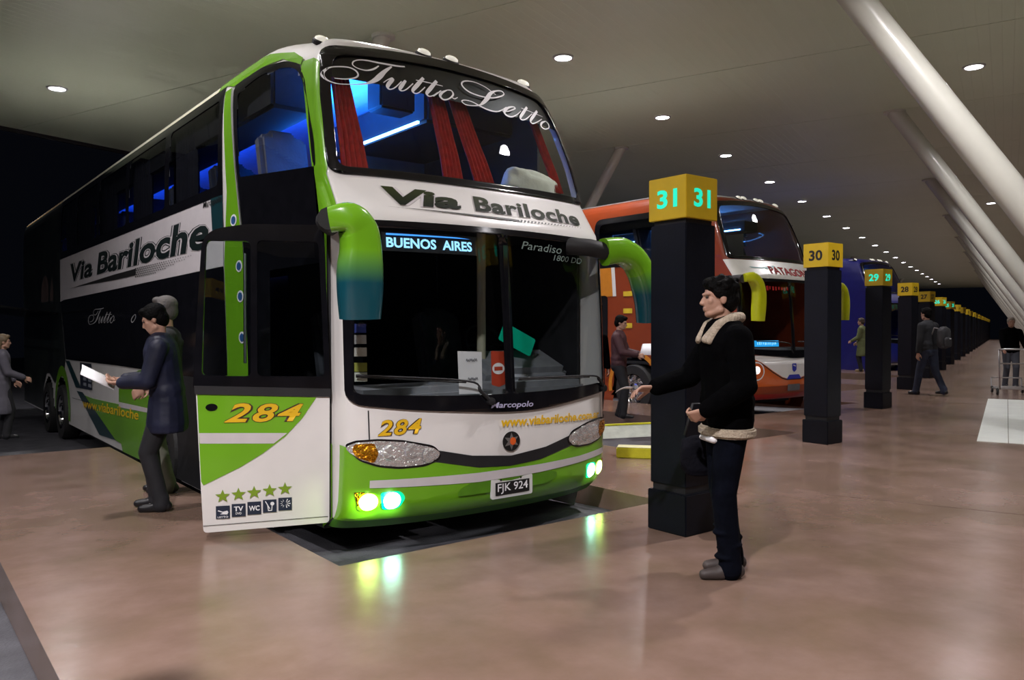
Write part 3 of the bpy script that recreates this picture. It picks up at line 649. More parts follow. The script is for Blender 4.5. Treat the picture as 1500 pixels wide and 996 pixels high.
# wipers
for pts in ([(-1.233, 1.165), (-.42, 1.10), (-.30, 1.015), (-.21, .935)], [(.079, 1.10), (.95, 1.085), (1.10, 1.04), (1.20, .96)]):
    q = cat([(*p, 0) for p in pts], 6); w = MB().tube([front(a[0], a[1], .035) for a in q], [.008] * 10 + [.014] * (len(q) - 10), 8).build('wiper', BLACKM, bus, sm=True)
    MB().tube([front(pts[0][0], pts[0][1] - .012, .022), front(pts[1][0], pts[1][1] - .012, .022)], .006, 6).build('wiper_blade', RUBBER, w)
    MB().lathe([(.03, 0), (.03, .05), (0, .055)], front(pts[-1][0], pts[-1][1], .005), (0, -1, 0), 12).build('wiper_pivot', BLACKM, w)
# destination display
dsp = drape('destination_display', poly_bm([rect(-1.03, -.235, 2.075, 2.225)]), front, -.025, BLACKM, bus, **FPAR)
LED = mat('led_blue_white', (.3, .6, .9), .5, emit=(.30, .68, 1.0), es=1.15)
drape('display_text', text_bm('BUENOS  AIRES', (-1.0, -.288, 2.100, 2.176), bold=.03), front, -.014, LED, dsp, **FPAR)
drape('display_tube', poly_bm([[(-1.0, 2.205), (-.42, 2.205), (-.30, 2.197), (-1.0, 2.191)]]), front, -.012, mat('led_tube_blue', (.05, .2, .6), .5, emit=(.05, .30, .95), es=1.3), dsp, **FPAR)
# stickers in the lower left corner of the screen
for k, (z, c) in enumerate(((1.50, (.03, .06, .35)), (1.42, (.5, .5, .5)), (1.33, (.6, .6, .55)), (1.22, (.30, .32, .05)), (1.15, (.55, .58, .5)))):
    drape('sticker', poly_bm([rect(-1.245, -1.165, z - .03, z + .035)]), front, -.004, mat(f'sticker_{k}', c, .5, var=.1), bus)
rs = drape('red_sticker', poly_bm([rpoly([(-.165, 1.325), (-.03, 1.32), (-.035, 1.06), (-.10, 1.04), (-.17, 1.06)], .01)]), front, -.004, mat('sticker_red', (.45, .05, .02), .5, var=.1), bus)
drape('sticker_oval', poly_bm([[(-.1 + .06 * math.cos(a), 1.185 + .045 * math.sin(a)) for a in np.linspace(0, 6.28, 25)[:-1]]]), front, -.002, PAPER, rs)
drape('sticker_band', poly_bm([rect(-.14, -.06, 1.17, 1.20)]), front, -.001, MATS['sticker_red'], rs)

# --- mirrors
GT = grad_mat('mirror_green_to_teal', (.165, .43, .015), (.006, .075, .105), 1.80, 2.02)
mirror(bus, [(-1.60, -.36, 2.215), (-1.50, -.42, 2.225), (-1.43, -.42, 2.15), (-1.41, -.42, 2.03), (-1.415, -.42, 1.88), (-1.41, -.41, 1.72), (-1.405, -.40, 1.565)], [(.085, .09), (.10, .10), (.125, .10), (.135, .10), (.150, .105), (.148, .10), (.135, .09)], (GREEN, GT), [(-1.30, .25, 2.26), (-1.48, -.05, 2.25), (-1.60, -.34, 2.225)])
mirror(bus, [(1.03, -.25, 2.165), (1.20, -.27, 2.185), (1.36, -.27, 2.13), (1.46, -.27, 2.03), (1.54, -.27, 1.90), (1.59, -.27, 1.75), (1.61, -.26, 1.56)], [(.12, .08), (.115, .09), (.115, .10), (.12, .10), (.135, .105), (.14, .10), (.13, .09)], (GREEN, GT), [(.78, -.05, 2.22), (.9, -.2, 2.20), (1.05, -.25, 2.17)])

# --- left side paint
TOPZ = 3.86
def Lp(name, polys, off, m, parent=bus, **k):
    return drape(name, poly_bm(polys), left, off, m, parent, **k)
SP = dict(dy=.1)
win_in = [rpoly(rect(a + .03, b - .03, UWIN_Z[0] + .03, UWIN_Z[1] - .03), .08) for a, b in win_v]
Lp('upper_window_band', [[(2.62, 2.80), (11.62, 2.785), (11.62, TOPZ), (2.66, TOPZ)]] + win_in, .008, BLACKG, **SP)
for a, b in win_v: Lp('side_window', [rect(a - .01, b + .01, UWIN_Z[0], UWIN_Z[1])], .002, GLASSD, **SP)
Lp('roof_edge_strip', [[(2.9, TOPZ), (11.7, TOPZ), (11.7, 3.915), (2.9, 3.905)]], .008, mat('cream_edge', (.62, .58, .45), .4, var=.05), **SP)
Lp('roof_edge_strip', [[(11.7, TOPZ), (16.4, TOPZ), (16.4, 3.90), (11.7, 3.915)]], .008, mat('orange_edge', (.30, .19, .06), .5, var=.1), **SP)
Lp('roof_green', [[(.95, 3.64), (1.3, 3.775), (1.75, 3.80), (2.4, 3.80), (2.62, 3.86), (2.9, 3.86), (2.9, 3.955), (2.2, 3.95), (1.6, 3.90), (1.15, 3.80), (.95, 3.70)]], .008, GREEN, dx=.08, dy=.04)
# quarter window
qo = [(2.37, 3.80), (2.12, 3.81), (1.62, 3.79), (1.25, 3.745), (.98, 3.66), (.80, 3.46), (.685, 3.2), (.60, 2.9), (.50, 2.62), (.40, 2.2), (.40, 2.05), (2.02, 2.05), (2.09, 2.45), (2.22, 2.97)]
Lp('quarter_window_frame', [rpoly(qo, .06), rpoly(QW, .06)], .008, BLACKG, dx=.07, dy=.07)
Lp('quarter_window', [rpoly(inset([p[:2] for p in QW], (-.02,) * 4), .06)], .002, GLASSD, dx=.1, dy=.1)
Lp('window_gasket', [[(2.44, 3.78), (2.375, 3.79), (2.235, 2.97), (2.10, 2.45), (2.13, 2.45), (2.265, 2.97)]], .011, mat('grey_gasket', (.25, .25, .25), .4, var=.1), **SP)
Lp('green_pillar', [[(2.63, 3.80), (2.44, 3.80), (2.25, 2.97), (2.11, 2.45), (2.03, 2.05), (1.95, 1.2), (1.93, -.17), (2.5, -.17), (2.5, 1.2), (2.57, 2.13), (2.49, 2.81)]], .009, GREEN, **SP)
# front A-pillar green strip, on the rounded corner
def corner_patch(name, zs, uin, vout, m, off=.008):
    V = []; Fq = []; n = 14
    for z in zs:
        w0 = fw_(z); u0 = uin(z); row = []
        a0 = math.asin(max(-1, u0 / w0))
        for k in range(10): row.append(front(w0 * math.sin(a0 + (-math.pi / 2 - a0) * k / 9), z, off))
        v0 = fvf(w0, z); v1 = max(vout(z), v0 + .004)
        for k in range(1, 5): row.append(left(v0 + (v1 - v0) * k / 4, z, off))
        V += row
    for i in range(len(zs) - 1):
        for k in range(n - 1): Fq.append((i * n + k, i * n + k + 1, (i + 1) * n + k + 1, (i + 1) * n + k))
    return MB().add(V, Fq).build(name, m, bus, sm=True)
corner_patch('green_corner_strip', [float(z) for z in np.arange(2.26, 3.67, .04)], lambda z: float(np.interp(z, [2.26, 2.66, 2.70, 3.1, 3.6], [-1.293, -1.289, -1.281, -1.256, -1.185])), lambda z: float(np.interp(z, [2.2, 2.62, 2.9, 3.2, 3.46, 3.6], [.45, .52, .62, .71, .83, .93])), GREEN)
Lp('green_corner_strip', [[(.30, 2.25), (.38, 2.25), (.36, 1.2), (.34, .70), (.27, .70)]], .008, GREEN, **SP)
Lp('green_corner_skirt', [[(.24, .65), (.40, .65), (.40, -.0), (.24, .10)]], .008, GREEN, **SP)
# white band with the coach line's name
Lp('side_name_band', [[(2.62, 2.80), (11.60, 2.787), (11.70, 2.0), (11.25, 2.03), (2.60, 2.11)]], .006, mat('band_white', (.72, .68, .70), .35, coat=.4, var=.03), **SP)
sl = lambda v, z, off=0: left(-v, z, off)
LG2 = grad_mat('lettering_black_teal', (.012, .02, .02), (.004, .010, .010), 2.25, 2.65, coat=0)
def side_text(txt, v0, v1, z, **k):
    return lettering(txt, [(-v0, z[0]), (-v1, z[1]), (-v0, z[2]), (-v1, z[3])], sl, .009, k.pop('m'), bus, **k)
for mm, ob, of in ((LG2, .085, .007), (MATS['band_white'], .060, .0085), (LG2, .03, .010)):
    for t, a, b, zz in (('Via', 10.55, 8.72, (2.63, 2.63, 2.32, 2.335)), ('Bariloche', 8.38, 3.05, (2.655, 2.67, 2.335, 2.32))):
        e = ob * .12
        drape('lettering', text_bm(t, None, .16, ob, 1.02, [(-a - e * 3, zz[0] + e), (-b + e * 3, zz[1] + e), (-a - e * 3, zz[2] - e), (-b + e * 3, zz[3] - e)]), sl, of, mm, bus)
Lp('name_swoosh', [[(10.75, 2.21), (7.2, 2.275), (6.0, 2.285), (6.0, 2.20), (7.2, 2.195), (9.6, 2.215)]], .010, BLK)
ck = bmesh.new()
for r_ in range(5):
    for k in range(26):
        v = 6.0 - k * .095 - (r_ % 2) * .048; s_ = .042 * (1 - k / 40); z = 2.285 - r_ * .026
        if k > 10 + 4 * (4 - r_): continue
        vs = [ck.verts.new((v + a, z + b, 0)) for a, b in ((0, s_ * .3), (-s_, 0), (0, -s_ * .3), (s_, 0))]; ck.faces.new(vs)
tag(drape('name_checker', ck, left, .010, BLK, bus), kind='stuff')
side_text('Marcopolo', 3.2, 2.64, (2.80, 2.80, 2.72, 2.72), m=BLK, shear=.2, bold=.01)
Lp('teal_flash', [[(2.97, 2.805), (2.62, 2.80), (2.60, 2.45), (2.92, 2.45)]], .0085, TEAL)
# lower side
Lp('lower_window_band', [[(2.60, 2.105), (11.25, 2.03), (11.62, 2.0), (11.35, 1.5), (11.10, .95), (7.1, .985), (2.5, .985)]], .008, BLACKG)
Lp('rear_picture_panel', [[(11.62, TOPZ), (16.5, TOPZ), (16.5, -.17), (13.7, -.17), (13.68, .3), (13.3, .6), (12.9, .62), (12.3, .45), (11.9, .62), (11.3, .70), (11.15, .95), (11.62, 2.0)]], .008, mat('dark_picture_print', (.006, .008, .010), .35, col2=(.022, .030, .026), vscale=1.6), **SP)
for a, b, c, dcol in ((13.9, 12.9, 2.6, (.10, .065, .06)), (12.8, 12.35, 2.5, (.16, .09, .085))):
    Lp('picture_figure', [rpoly([(a, 2.05), (b, 2.05), (b + .1, c - .1), ((a + b) / 2, c), (a - .1, c - .2)], .15)], .0095, mat('print_figure', dcol, .5, var=.3, vscale=5))
SCUT = Lp
Lp('green_skirt', [[(9.95, .415), (8.75, .40), (7.0, .44), (7.0, .66), (6.6, .82), (5.9, .96), (5.62, .985), (5.35, .6), (5.5, -.19), (6.80, -.20), (6.88, -.10), (7.22, -.09), (8.6, .20)]], .008, GREEN)
Lp('grey_flash', [[(7.0, .475), (5.3, .51), (5.3, .455), (7.0, .40)]], .010, STRIPE)
Lp('teal_flash', [[(11.15, .93), (10.75, .93), (9.70, .505), (10.17, .495)]], .009, TEAL)
Lp('teal_flash', [[(10.10, .44), (9.60, .45), (7.22, -.09), (8.30, -.125)]], .009, TEAL)
Lp('wheel_arch', [[(11.5 + .78 * math.cos(a), .02 + .80 * math.sin(a)) for a in np.linspace(3.35, -.05, 20)][::-1] + [(11.5 + .625 * math.cos(a), .0 + .63 * math.sin(a)) for a in np.linspace(3.35, -.05, 20)]], .010, GREEN)
Lp('pictogram_panel', [[(9.78, .94), (8.86, .945), (8.82, .53), (9.78, .505)]], .010, mat('navy_print', (.012, .018, .035), .4, var=.1))
for i in range(2):
    for j in range(4): Lp('pictogram', [rect(9.4 - .4 * i - .15, 9.4 - .4 * i + .1, .86 - .09 * j - .025, .86 - .09 * j + .03)], .012, mat('pictogram_grey', (.22, .24, .28), .5, var=.1))
side_text('www.viabariloche', 9.55, 5.9, (.345, .45, .195, .315), m=YELLOW, shear=.1, bold=.015)
MB().lathe([(.06, 0), (.055, .02), (0, .035)], left(8.69, .757, .01), (-1, 0, 0), 14).build('side_lamp', mat('side_lamp_yellow', (.8, .6, .02), .3, emit=(.9, .75, .05), es=.7), bus)
Lp('panel_seam', [[(10.5, .30), (9.0, .32), (9.0, .312), (10.5, .292)]], .0105, BLACKM)
# script on the lower windows, copied from the windscreen script at side scale
def sc_side(u, z): return (-(9.05 + (u + 1.196) * -1.62), 1.575 + (z - 3.40) * .92)
drape('script_lettering', stroke_bm(SC, sc_side, 1.0), sl, .012, mat('pale_vinyl', (.35, .35, .36), .5, var=.03), bus)
drape('script_lettering', stroke_bm([SC[8]], lambda u, z: (-(6.2 + (u + .2) * -1.62), 1.575 + (z - 3.40) * .92), 1.0), sl, .012, MATS['pale_vinyl'], bus)
Lp('entrance_surround', [[(.40, 2.06), (2.04, 2.06), (1.96, 1.2), (1.94, -.17), (1.42, -.17), (1.42, 2.0), (.40, 2.0)]], .0075, BLACKG, **SP)
Lp('painted_dark_opening', [[(2.78, .99), (5.42, .99), (5.35, .6), (5.5, -.19), (2.78, -.19)]], .0075, BLACKM)  # flat black patch paints the shade inside an open bay
Lp('teal_flash', [[(2.60, .99), (2.78, .99), (2.70, -.19), (2.50, -.19)]], .0085, TEAL)
# round badges on the green pillar
for z, v in ((2.52, 2.30), (2.08, 2.16), (1.80, 2.13), (1.42, 2.09)):
    b = Lp('round_badge', [[(v + .085 * math.cos(a), z + .055 * math.sin(a)) for a in np.linspace(0, 6.283, 25)[:-1]]], .012, PAPER)
    Lp('badge_centre', [[(v + .058 * math.cos(a), z + .038 * math.sin(a)) for a in np.linspace(0, 6.283, 25)[:-1]]], .014, mat('badge_blue', (.03, .10, .28), .4, var=.2), b)
# raised luggage flap at the rear
fl = MB().box((-1.3 - .55, 13.9, 1.86), (1.10, 4.2, .035), Matrix.Rotation(math.radians(8), 3, 'Y')).build('luggage_flap', BLACKG, bus, bevel=.01)
MB().tube([(-2.39, 11.8, 1.76), (-2.39, 16.0, 1.76)], .022, 8).build('flap_edge', STEEL, fl)
# wheels, chassis
for v, z in ((4.65, .10), (11.5, -.03), (13.05, -.07)):
    for s in (-1, 1): wheel(bus, v, z, s)
ch = MB()
for a, b in ((1.6, 3.7), (5.5, 10.6), (13.9, 16.6)): ch.box((0, (a + b) / 2, .12), (2.36, b - a, .52))
ch.box((0, 8, .6), (1.5, 15.6, .5))
ch.build('chassis', BLACKM, bus)
MB().box((-1.0, 7.9, -.2), (.5, 3.4, .12)).build('underbody_step', BLACKM, bus)
# --- inside, upper deck
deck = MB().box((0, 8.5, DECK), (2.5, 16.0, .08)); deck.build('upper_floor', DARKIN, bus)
MB().box((0, .62, 2.60), (2.36, .62, .05)).build('parcel_shelf', DASH, bus, bevel=.01)
MB().box((0, 8.6, 3.90), (2.1, 14.6, .03)).build('upper_ceiling', INNER, bus)
rk = MB().box((.66, 2.25, 3.62), (1.08, 2.1, .34)).build('luggage_rack', DARKIN, bus, bevel=.03)
LSTRIP = mat('blue_light_strip', (.3, .5, 1), .4, emit=(.10, .34, 1.0), es=26)
MB().box((.10, 2.0, 3.46), (.022, 1.4, .022)).build('light_strip', LSTRIP, rk)
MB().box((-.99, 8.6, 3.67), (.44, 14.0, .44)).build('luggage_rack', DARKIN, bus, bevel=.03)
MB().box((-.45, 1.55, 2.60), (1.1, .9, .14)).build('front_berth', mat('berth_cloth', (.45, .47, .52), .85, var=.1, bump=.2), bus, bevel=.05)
MB().box((1.17, 1.9, 3.1), (.03, 2.2, 1.2)).build('light_block_side', DARKIN, bus)  # dark sheet added to block the blue light on the right side
MB().box((.70, 2.9, 3.0), (1.0, .05, 1.0)).build('light_block_panel', mat('light_block_grey', (.10, .11, .11), .7, var=.1), bus)  # added panel that blocks interior light behind the right of the windscreen
for v in np.arange(2.9, 15.5, 1.5):
    for u in (-.95, .45, .98): seat(bus, u, float(v), DECK - .22, .48)
for v in (1.5,):
    for u in (-.98,): seat(bus, u, v, DECK - .16, .46, mat('pale_seat_cover', (.34, .34, .36), .8, var=.1, bump=.2))
MB().box((-.26, 1.18, 3.60), (.36, .26, .28)).build('ceiling_monitor', BLACKM, bus, bevel=.02)
curtain(bus, (-1.12, 3.62), (-.97, 3.65), (-1.19, 2.69), (-.96, 2.69), REDC)
curtain(bus, (-.25, 3.62), (-.10, 3.62), (-.30, 2.68), (-.10, 2.68), REDC)
curtain(bus, (-.04, 3.58), (.12, 3.58), (.03, 2.68), (.25, 2.68), REDC)
curtain(bus, (.93, 3.50), (1.03, 3.50), (1.03, 2.80), (1.17, 2.80), REDC)
CURT = mat('navy_curtain', (.012, .012, .02), .9, var=.2)
for a, b in ((3.72, 4.62), (5.60, 6.52), (7.5, 8.7), (9.1, 11.6)):
    V = []; n_ = 40
    for i in range(2):
        for j in range(n_ + 1): V.append((-1.20 + .025 * math.sin(j * 1.3), a + (b - a) * j / n_, 2.62 + i * 1.10))
    MB().add(V, [(j, j + 1, n_ + 2 + j, n_ + 1 + j) for j in range(n_)]).build('side_curtain', CURT, bus, sm=True)
def area(name, parent, loc, size, power, col, rot=(0, 0, 0)):
    ld = bpy.data.lights.new(name, 'AREA'); ld.energy = power; ld.color = col; ld.shape = 'RECTANGLE'; ld.size, ld.size_y = size
    lo = bpy.data.objects.new(name, ld); COL.objects.link(lo); lo.parent = parent; lo.location = loc; lo.rotation_euler = rot; return lo
area('rack_light', bus, (-.50, 7.0, 3.42), (.25, 11.0), 190, (.008, .075, 1.0), (math.radians(180), 0, 0))
area('rack_light', bus, (-.55, 2.0, 3.36), (.2, 1.6), 95, (.015, .20, 1.0), (math.radians(180), 0, 0))
# --- inside, lower deck
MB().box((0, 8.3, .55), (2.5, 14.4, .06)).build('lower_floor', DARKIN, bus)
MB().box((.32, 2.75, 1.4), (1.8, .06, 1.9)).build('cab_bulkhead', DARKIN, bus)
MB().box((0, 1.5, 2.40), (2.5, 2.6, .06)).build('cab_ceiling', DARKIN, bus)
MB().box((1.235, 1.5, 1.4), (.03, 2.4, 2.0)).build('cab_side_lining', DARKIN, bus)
MB().box((0, .40, .95), (2.3, .62, .18)).build('dashboard', DASH, bus, bevel=.05)
MB().box((.72, .62, 1.10), (.95, .50, .26), Matrix.Rotation(.40, 3, 'X')).build('instrument_binnacle', DASH, bus, bevel=.06)
sw = MB(); c0 = Vector((.66, .98, 1.34)); a1 = Vector((1, 0, 0)); a2 = Vector((0, .55, .83))
sw.tube([c0 + (a1 * math.cos(t) + a2 * math.sin(t)) * .23 for t in np.linspace(0, 2 * math.pi, 29)], .016, 8); sw.tube([c0 - a1 * .23, c0 + a1 * .23], .014, 8); sw.tube([c0, (.66, .76, 1.12)], .03, 8)
sw.build('steering_wheel', BLACKM, bus, sm=True)
seat(bus, .62, 1.35, .62, .52); seat(bus, -.35, 1.7, .62, .48)
MB().tube([(.34, .62, 1.0), (.34, .62, 2.36)], .040, 12).build('cab_post', mat('cream_post', (.42, .41, .30), .5, var=.05), bus)
MB().box((.66, .50, 1.40), (.40, .03, .17), Matrix.Rotation(.42, 3, 'Y')).build('teal_reflection_panel', mat('painted_teal_reflection', (.0, .2, .14), .3, emit=(.0, .30, .17), es=.35, var=.1), bus, bevel=.01)  # added glowing panel paints a teal reflection in the windscreen
for k, z in enumerate((-.02, .22, .46)): MB().box((-.95, .95 + .12 * k, z), (.6, .9 - .2 * k, .04)).build('entry_step', BLACKM, bus)

# --- open front door, hinged at the corner and swung out
h = Vector((2.60 - BX, 5.41 - BY, 0)); t_ = Vector((1.774 - 2.6, 5.77 - 5.41, 0)).normalized(); n_ = Vector((t_.y, -t_.x, 0))
if n_.y > 0: n_ = -n_
door = empty('front_door', h, label='open passenger door with window'); door.parent = bus
del door['label']
def dmap(s, z, off=0):
    bulge = .05 * (1 - ((z - 1.1) / 1.1) ** 2) - .03; return t_ * s + n_ * (off + bulge) + Vector((0, 0, z))
def slab(name, loops, m, th=.04, off=0, parent=door, dy=.12):
    bm = poly_bm(loops)
    for y in np.arange(.1, 2.2, dy): bmesh.ops.bisect_plane(bm, geom=bm.verts[:] + bm.edges[:] + bm.faces[:], plane_co=(0, y, 0), plane_no=(0, 1, 0))
    r = bmesh.ops.extrude_face_region(bm, geom=bm.faces[:])
    ex = [e for e in r['geom'] if isinstance(e, bmesh.types.BMVert)]; exs = set(ex)
    for v in bm.verts: v.co = dmap(v.co.x, v.co.y, off - (th if v in exs else 0))
    bmesh.ops.recalc_face_normals(bm, faces=bm.faces)
    me = bpy.data.meshes.new(name); bm.to_mesh(me); bm.free(); return link(name, me, m, parent)
outer = rpoly([(.025, 1.035), (.945, 1.075), (.905, .045), (.03, .065)], .03)
slab('door_panel', [outer], WHITE, .05)
wl, wr = rpoly([(.575, 2.13), (.875, 2.13), (.905, 1.17), (.575, 1.16)], .04), rpoly([(.10, 2.14), (.53, 2.14), (.53, 1.16), (.06, 1.15)], .04)
fr = rpoly([(.06, 2.265), (.60, 2.255), (.90, 2.20, .14), (.965, 1.06), (.02, 1.02)], .05)
slab('door_frame', [fr, wl, wr], BLACKG, .055)
for P in (wl, wr): slab('door_window', [P], glass('door_glass', (.80, .84, .84)), .004, -.02)
slab('sill_strip', [[(.02, 1.06), (.955, 1.10), (.95, 1.04), (.02, 1.0)]], BLACKM, .02, .012)
def dd(name, bm, off, m, parent=None, **k): return drape(name, bm, dmap, off, m, parent or door, dy=.12, **k)
dflip = lambda x, y, off=0: dmap(-x, y, off)
dd('green_paint', poly_bm([[(.935, 1.04), (.12, 1.0), (.22, .85), (.34, .72), (.50, .60), (.65, .51), (.90, .39), (.915, .42)]]), .004, GREEN)
dd('pale_stripe', poly_bm([[(.925, .765), (.325, .745), (.42, .672), (.92, .69)]]), .006, STRIPE)
for nm, ob, of, m in (('lettering_outline', .055, .007, OUTL), ('lettering', .02, .009, YELLOW)):
    e = ob * .1
    drape(nm, text_bm('284', None, .25, ob, 1.15, [(-.735 - e, .972 + e), (-.215 + e, .952 + e), (-.755 - e, .835 - e), (-.235 + e, .830 - e)]), dflip, of, m, door)
dd('door_lock', poly_bm([[(.84 + .04 * math.cos(a), .945 + .026 * math.sin(a)) for a in np.linspace(0, 6.283, 25)[:-1]]]), .008, BLACKG)
STARM = mat('olive_green_star', (.20, .32, .02), .45, var=.05)
NAVY = mat('navy_icon', (.015, .025, .05), .45, var=.05)
for k in range(5):
    cx = .775 - .107 * k - .003; cz = .305 + .008 * k
    dd('rating_star', poly_bm([[(cx + (.052 if j % 2 == 0 else .022) * math.sin(j * math.pi / 5), cz + (.050 if j % 2 == 0 else .021) * math.cos(j * math.pi / 5)) for j in range(10)]]), .007, STARM)
    cz2 = .188 + .009 * k; ic = dd('service_icon', poly_bm([rect(cx - .047, cx + .047, cz2 - .046, cz2 + .048)]), .007, NAVY)
    q = lambda pts: [(-(x) + cx, cz2 + y) for x, y in pts]
    if k == 0:
        dd('icon_print', poly_bm([q([(-.035, .012), (-.03, .018), (.0, .006), (.03, .012), (.038, .0), (.03, -.016), (-.02, -.012), (.0, -.002)])]), .009, PAPER, ic)
        drape('icon_letters', text_bm('LETTO', (-cx - .035, -cx + .035, cz2 - .040, cz2 - .026), bold=.01), dflip, .009, PAPER, ic)
    elif k == 1:
        drape('icon_letters', text_bm('TV', (-cx - .032, -cx + .032, cz2 - .006, cz2 + .030), bold=.03), dflip, .009, PAPER, ic)
        drape('icon_letters', text_bm('DVD', (-cx - .02, -cx + .02, cz2 - .030, cz2 - .014), bold=.01), dflip, .009, PAPER, ic)
    elif k == 2: drape('icon_letters', text_bm('WC', (-cx - .037, -cx + .037, cz2 - .018, cz2 + .020), bold=.03), dflip, .009, PAPER, ic)
    elif k == 3:
        dd('icon_print', poly_bm([q([(-.018, .012), (-.012, -.035), (.016, -.035), (.020, .012), (.014, .012), (.011, -.028), (-.007, -.028), (-.012, .012)])]), .009, PAPER, ic)
        dd('icon_print', poly_bm([q([(-.034, .038), (-.026, .038), (.004, -.02), (-.002, -.02)])]), .0095, PAPER, ic)
        dd('icon_print', poly_bm([q(circ((.018, .018), .014, 12))]), .009, PAPER, ic)
    else:
        for j in range(5):
            a = math.pi / 2 + .35 + j * .6; dd('icon_print', poly_bm([q([(-.004 + .016 * math.cos(a - .12), .006 + .016 * math.sin(a - .12)), (-.004 + .034 * math.cos(a), .006 + .034 * math.sin(a)), (-.004 + .016 * math.cos(a + .2), .006 + .016 * math.sin(a + .2))])]), .009, PAPER, ic)
        for j in range(5):
            a = -math.pi / 2 + .25 + j * .62; dd('icon_print', poly_bm([q([(.004 + .008 * math.cos(a - .1), .006 + .008 * math.sin(a - .1)), (.004 + .034 * math.cos(a - .12), .006 + .034 * math.sin(a - .12)), (.004 + .034 * math.cos(a + .12), .006 + .034 * math.sin(a + .12)), (.004 + .008 * math.cos(a + .1), .006 + .008 * math.sin(a + .1))])]), .009, PAPER, ic)
dd('bottom_seam', poly_bm([[(.905, .095), (.04, .112), (.04, .116), (.905, .099)]]), .006, BLACKM)
MB().tube([dmap(.02, .1, -.03), dmap(.02, 2.2, -.03)], .02, 10).build('hinge_rod', BLACKM, door)
MB().tube([dmap(.62, 1.25, -.10), dmap(.62, 2.05, -.10)], .012, 8).build('grab_rail', STEEL, door)

# --- loose things inside the windscreen
def soft(name, c, size, m, parent=None, seed=0, rot=0, amp=.05):
    bm = bmesh.new(); bmesh.ops.create_uvsphere(bm, u_segments=40, v_segments=24, radius=1); rng = random.Random(seed); ph = [rng.uniform(0, 6) for _ in range(8)]
    for v in bm.verts:
        x, y, z = v.co; e = .62
        p = Vector((math.copysign(abs(x) ** e, x) * size[0], math.copysign(abs(y) ** .8, y) * size[1], math.copysign(abs(z) ** e, z) * size[2]))
        k = 1 + amp * (math.sin(5 * x + 7 * z + ph[0]) + .7 * math.sin(11 * z - 6 * x + ph[1]) + .5 * math.sin(17 * x + 4 * z + ph[2]))
        v.co = Matrix.Rotation(rot, 3, 'Y') @ (p * k)
    me = bpy.data.meshes.new(name); bm.to_mesh(me); bm.free(); o = smooth(link(name, me, m, parent)); o.location = c; return o
o = soft('pillow', (BX + .80, BY + .47, 2.795), (.31, .11, .15), PILLOW, seed=1, rot=.18, amp=.035); tag(o, 'pale plump pillow lying behind the upper windscreen of the green bus', 'pillow')
o = soft('blanket', (BX + 1.02, BY + .80, 2.735), (.17, .12, .10), PILLOW, seed=5, rot=-.1, amp=.09); tag(o, 'crumpled pale blanket beside the pillow behind the upper windscreen', 'blanket')
def sheet(name, q, label, lines):
    r = empty(name, (BX, BY, 0), label=label, cat='paper')
    s = drape('sheet', poly_bm([q]), front, -.03, PAPER, r); sol = s.modifiers.new('s', 'SOLIDIFY'); sol.thickness = .002
    for (x0, x1, y0, y1) in lines:
        q2 = [(x0 + (x1 - x0) * k / 14, (y0 + y1) / 2 + (y1 - y0) * .45 * (1 if k % 2 else -1) * (1 - .5 * (k % 3 == 0)), .004) for k in range(15)]
        drape('handwriting', stroke_bm([q2]), front, -.024, mat('ink', (.05, .05, .07), .6, var=.1), r)
sheet('notice_sheet', [(-.455, 1.33), (-.235, 1.32), (-.245, .995), (-.455, 1.0)], 'white handwritten notice sheet standing behind the lower windscreen', [(-.385, -.285, 1.245, 1.270), (-.375, -.285, 1.10, 1.125)])

rg = random.Random(3)
def blocks(bm, x0, x1, z0, z1, n):
    for k in range(n):
        x = x0 + (x1 - x0) * k / n; w = (x1 - x0) / n * rg.uniform(.35, .75); a = z0 + (z1 - z0) * rg.uniform(0, .25); b = z1 - (z1 - z0) * rg.uniform(0, .25)
        bm.faces.new([bm.verts.new((*p, 0)) for p in ((x, a), (x + w, a), (x + w, b), (x, b))])
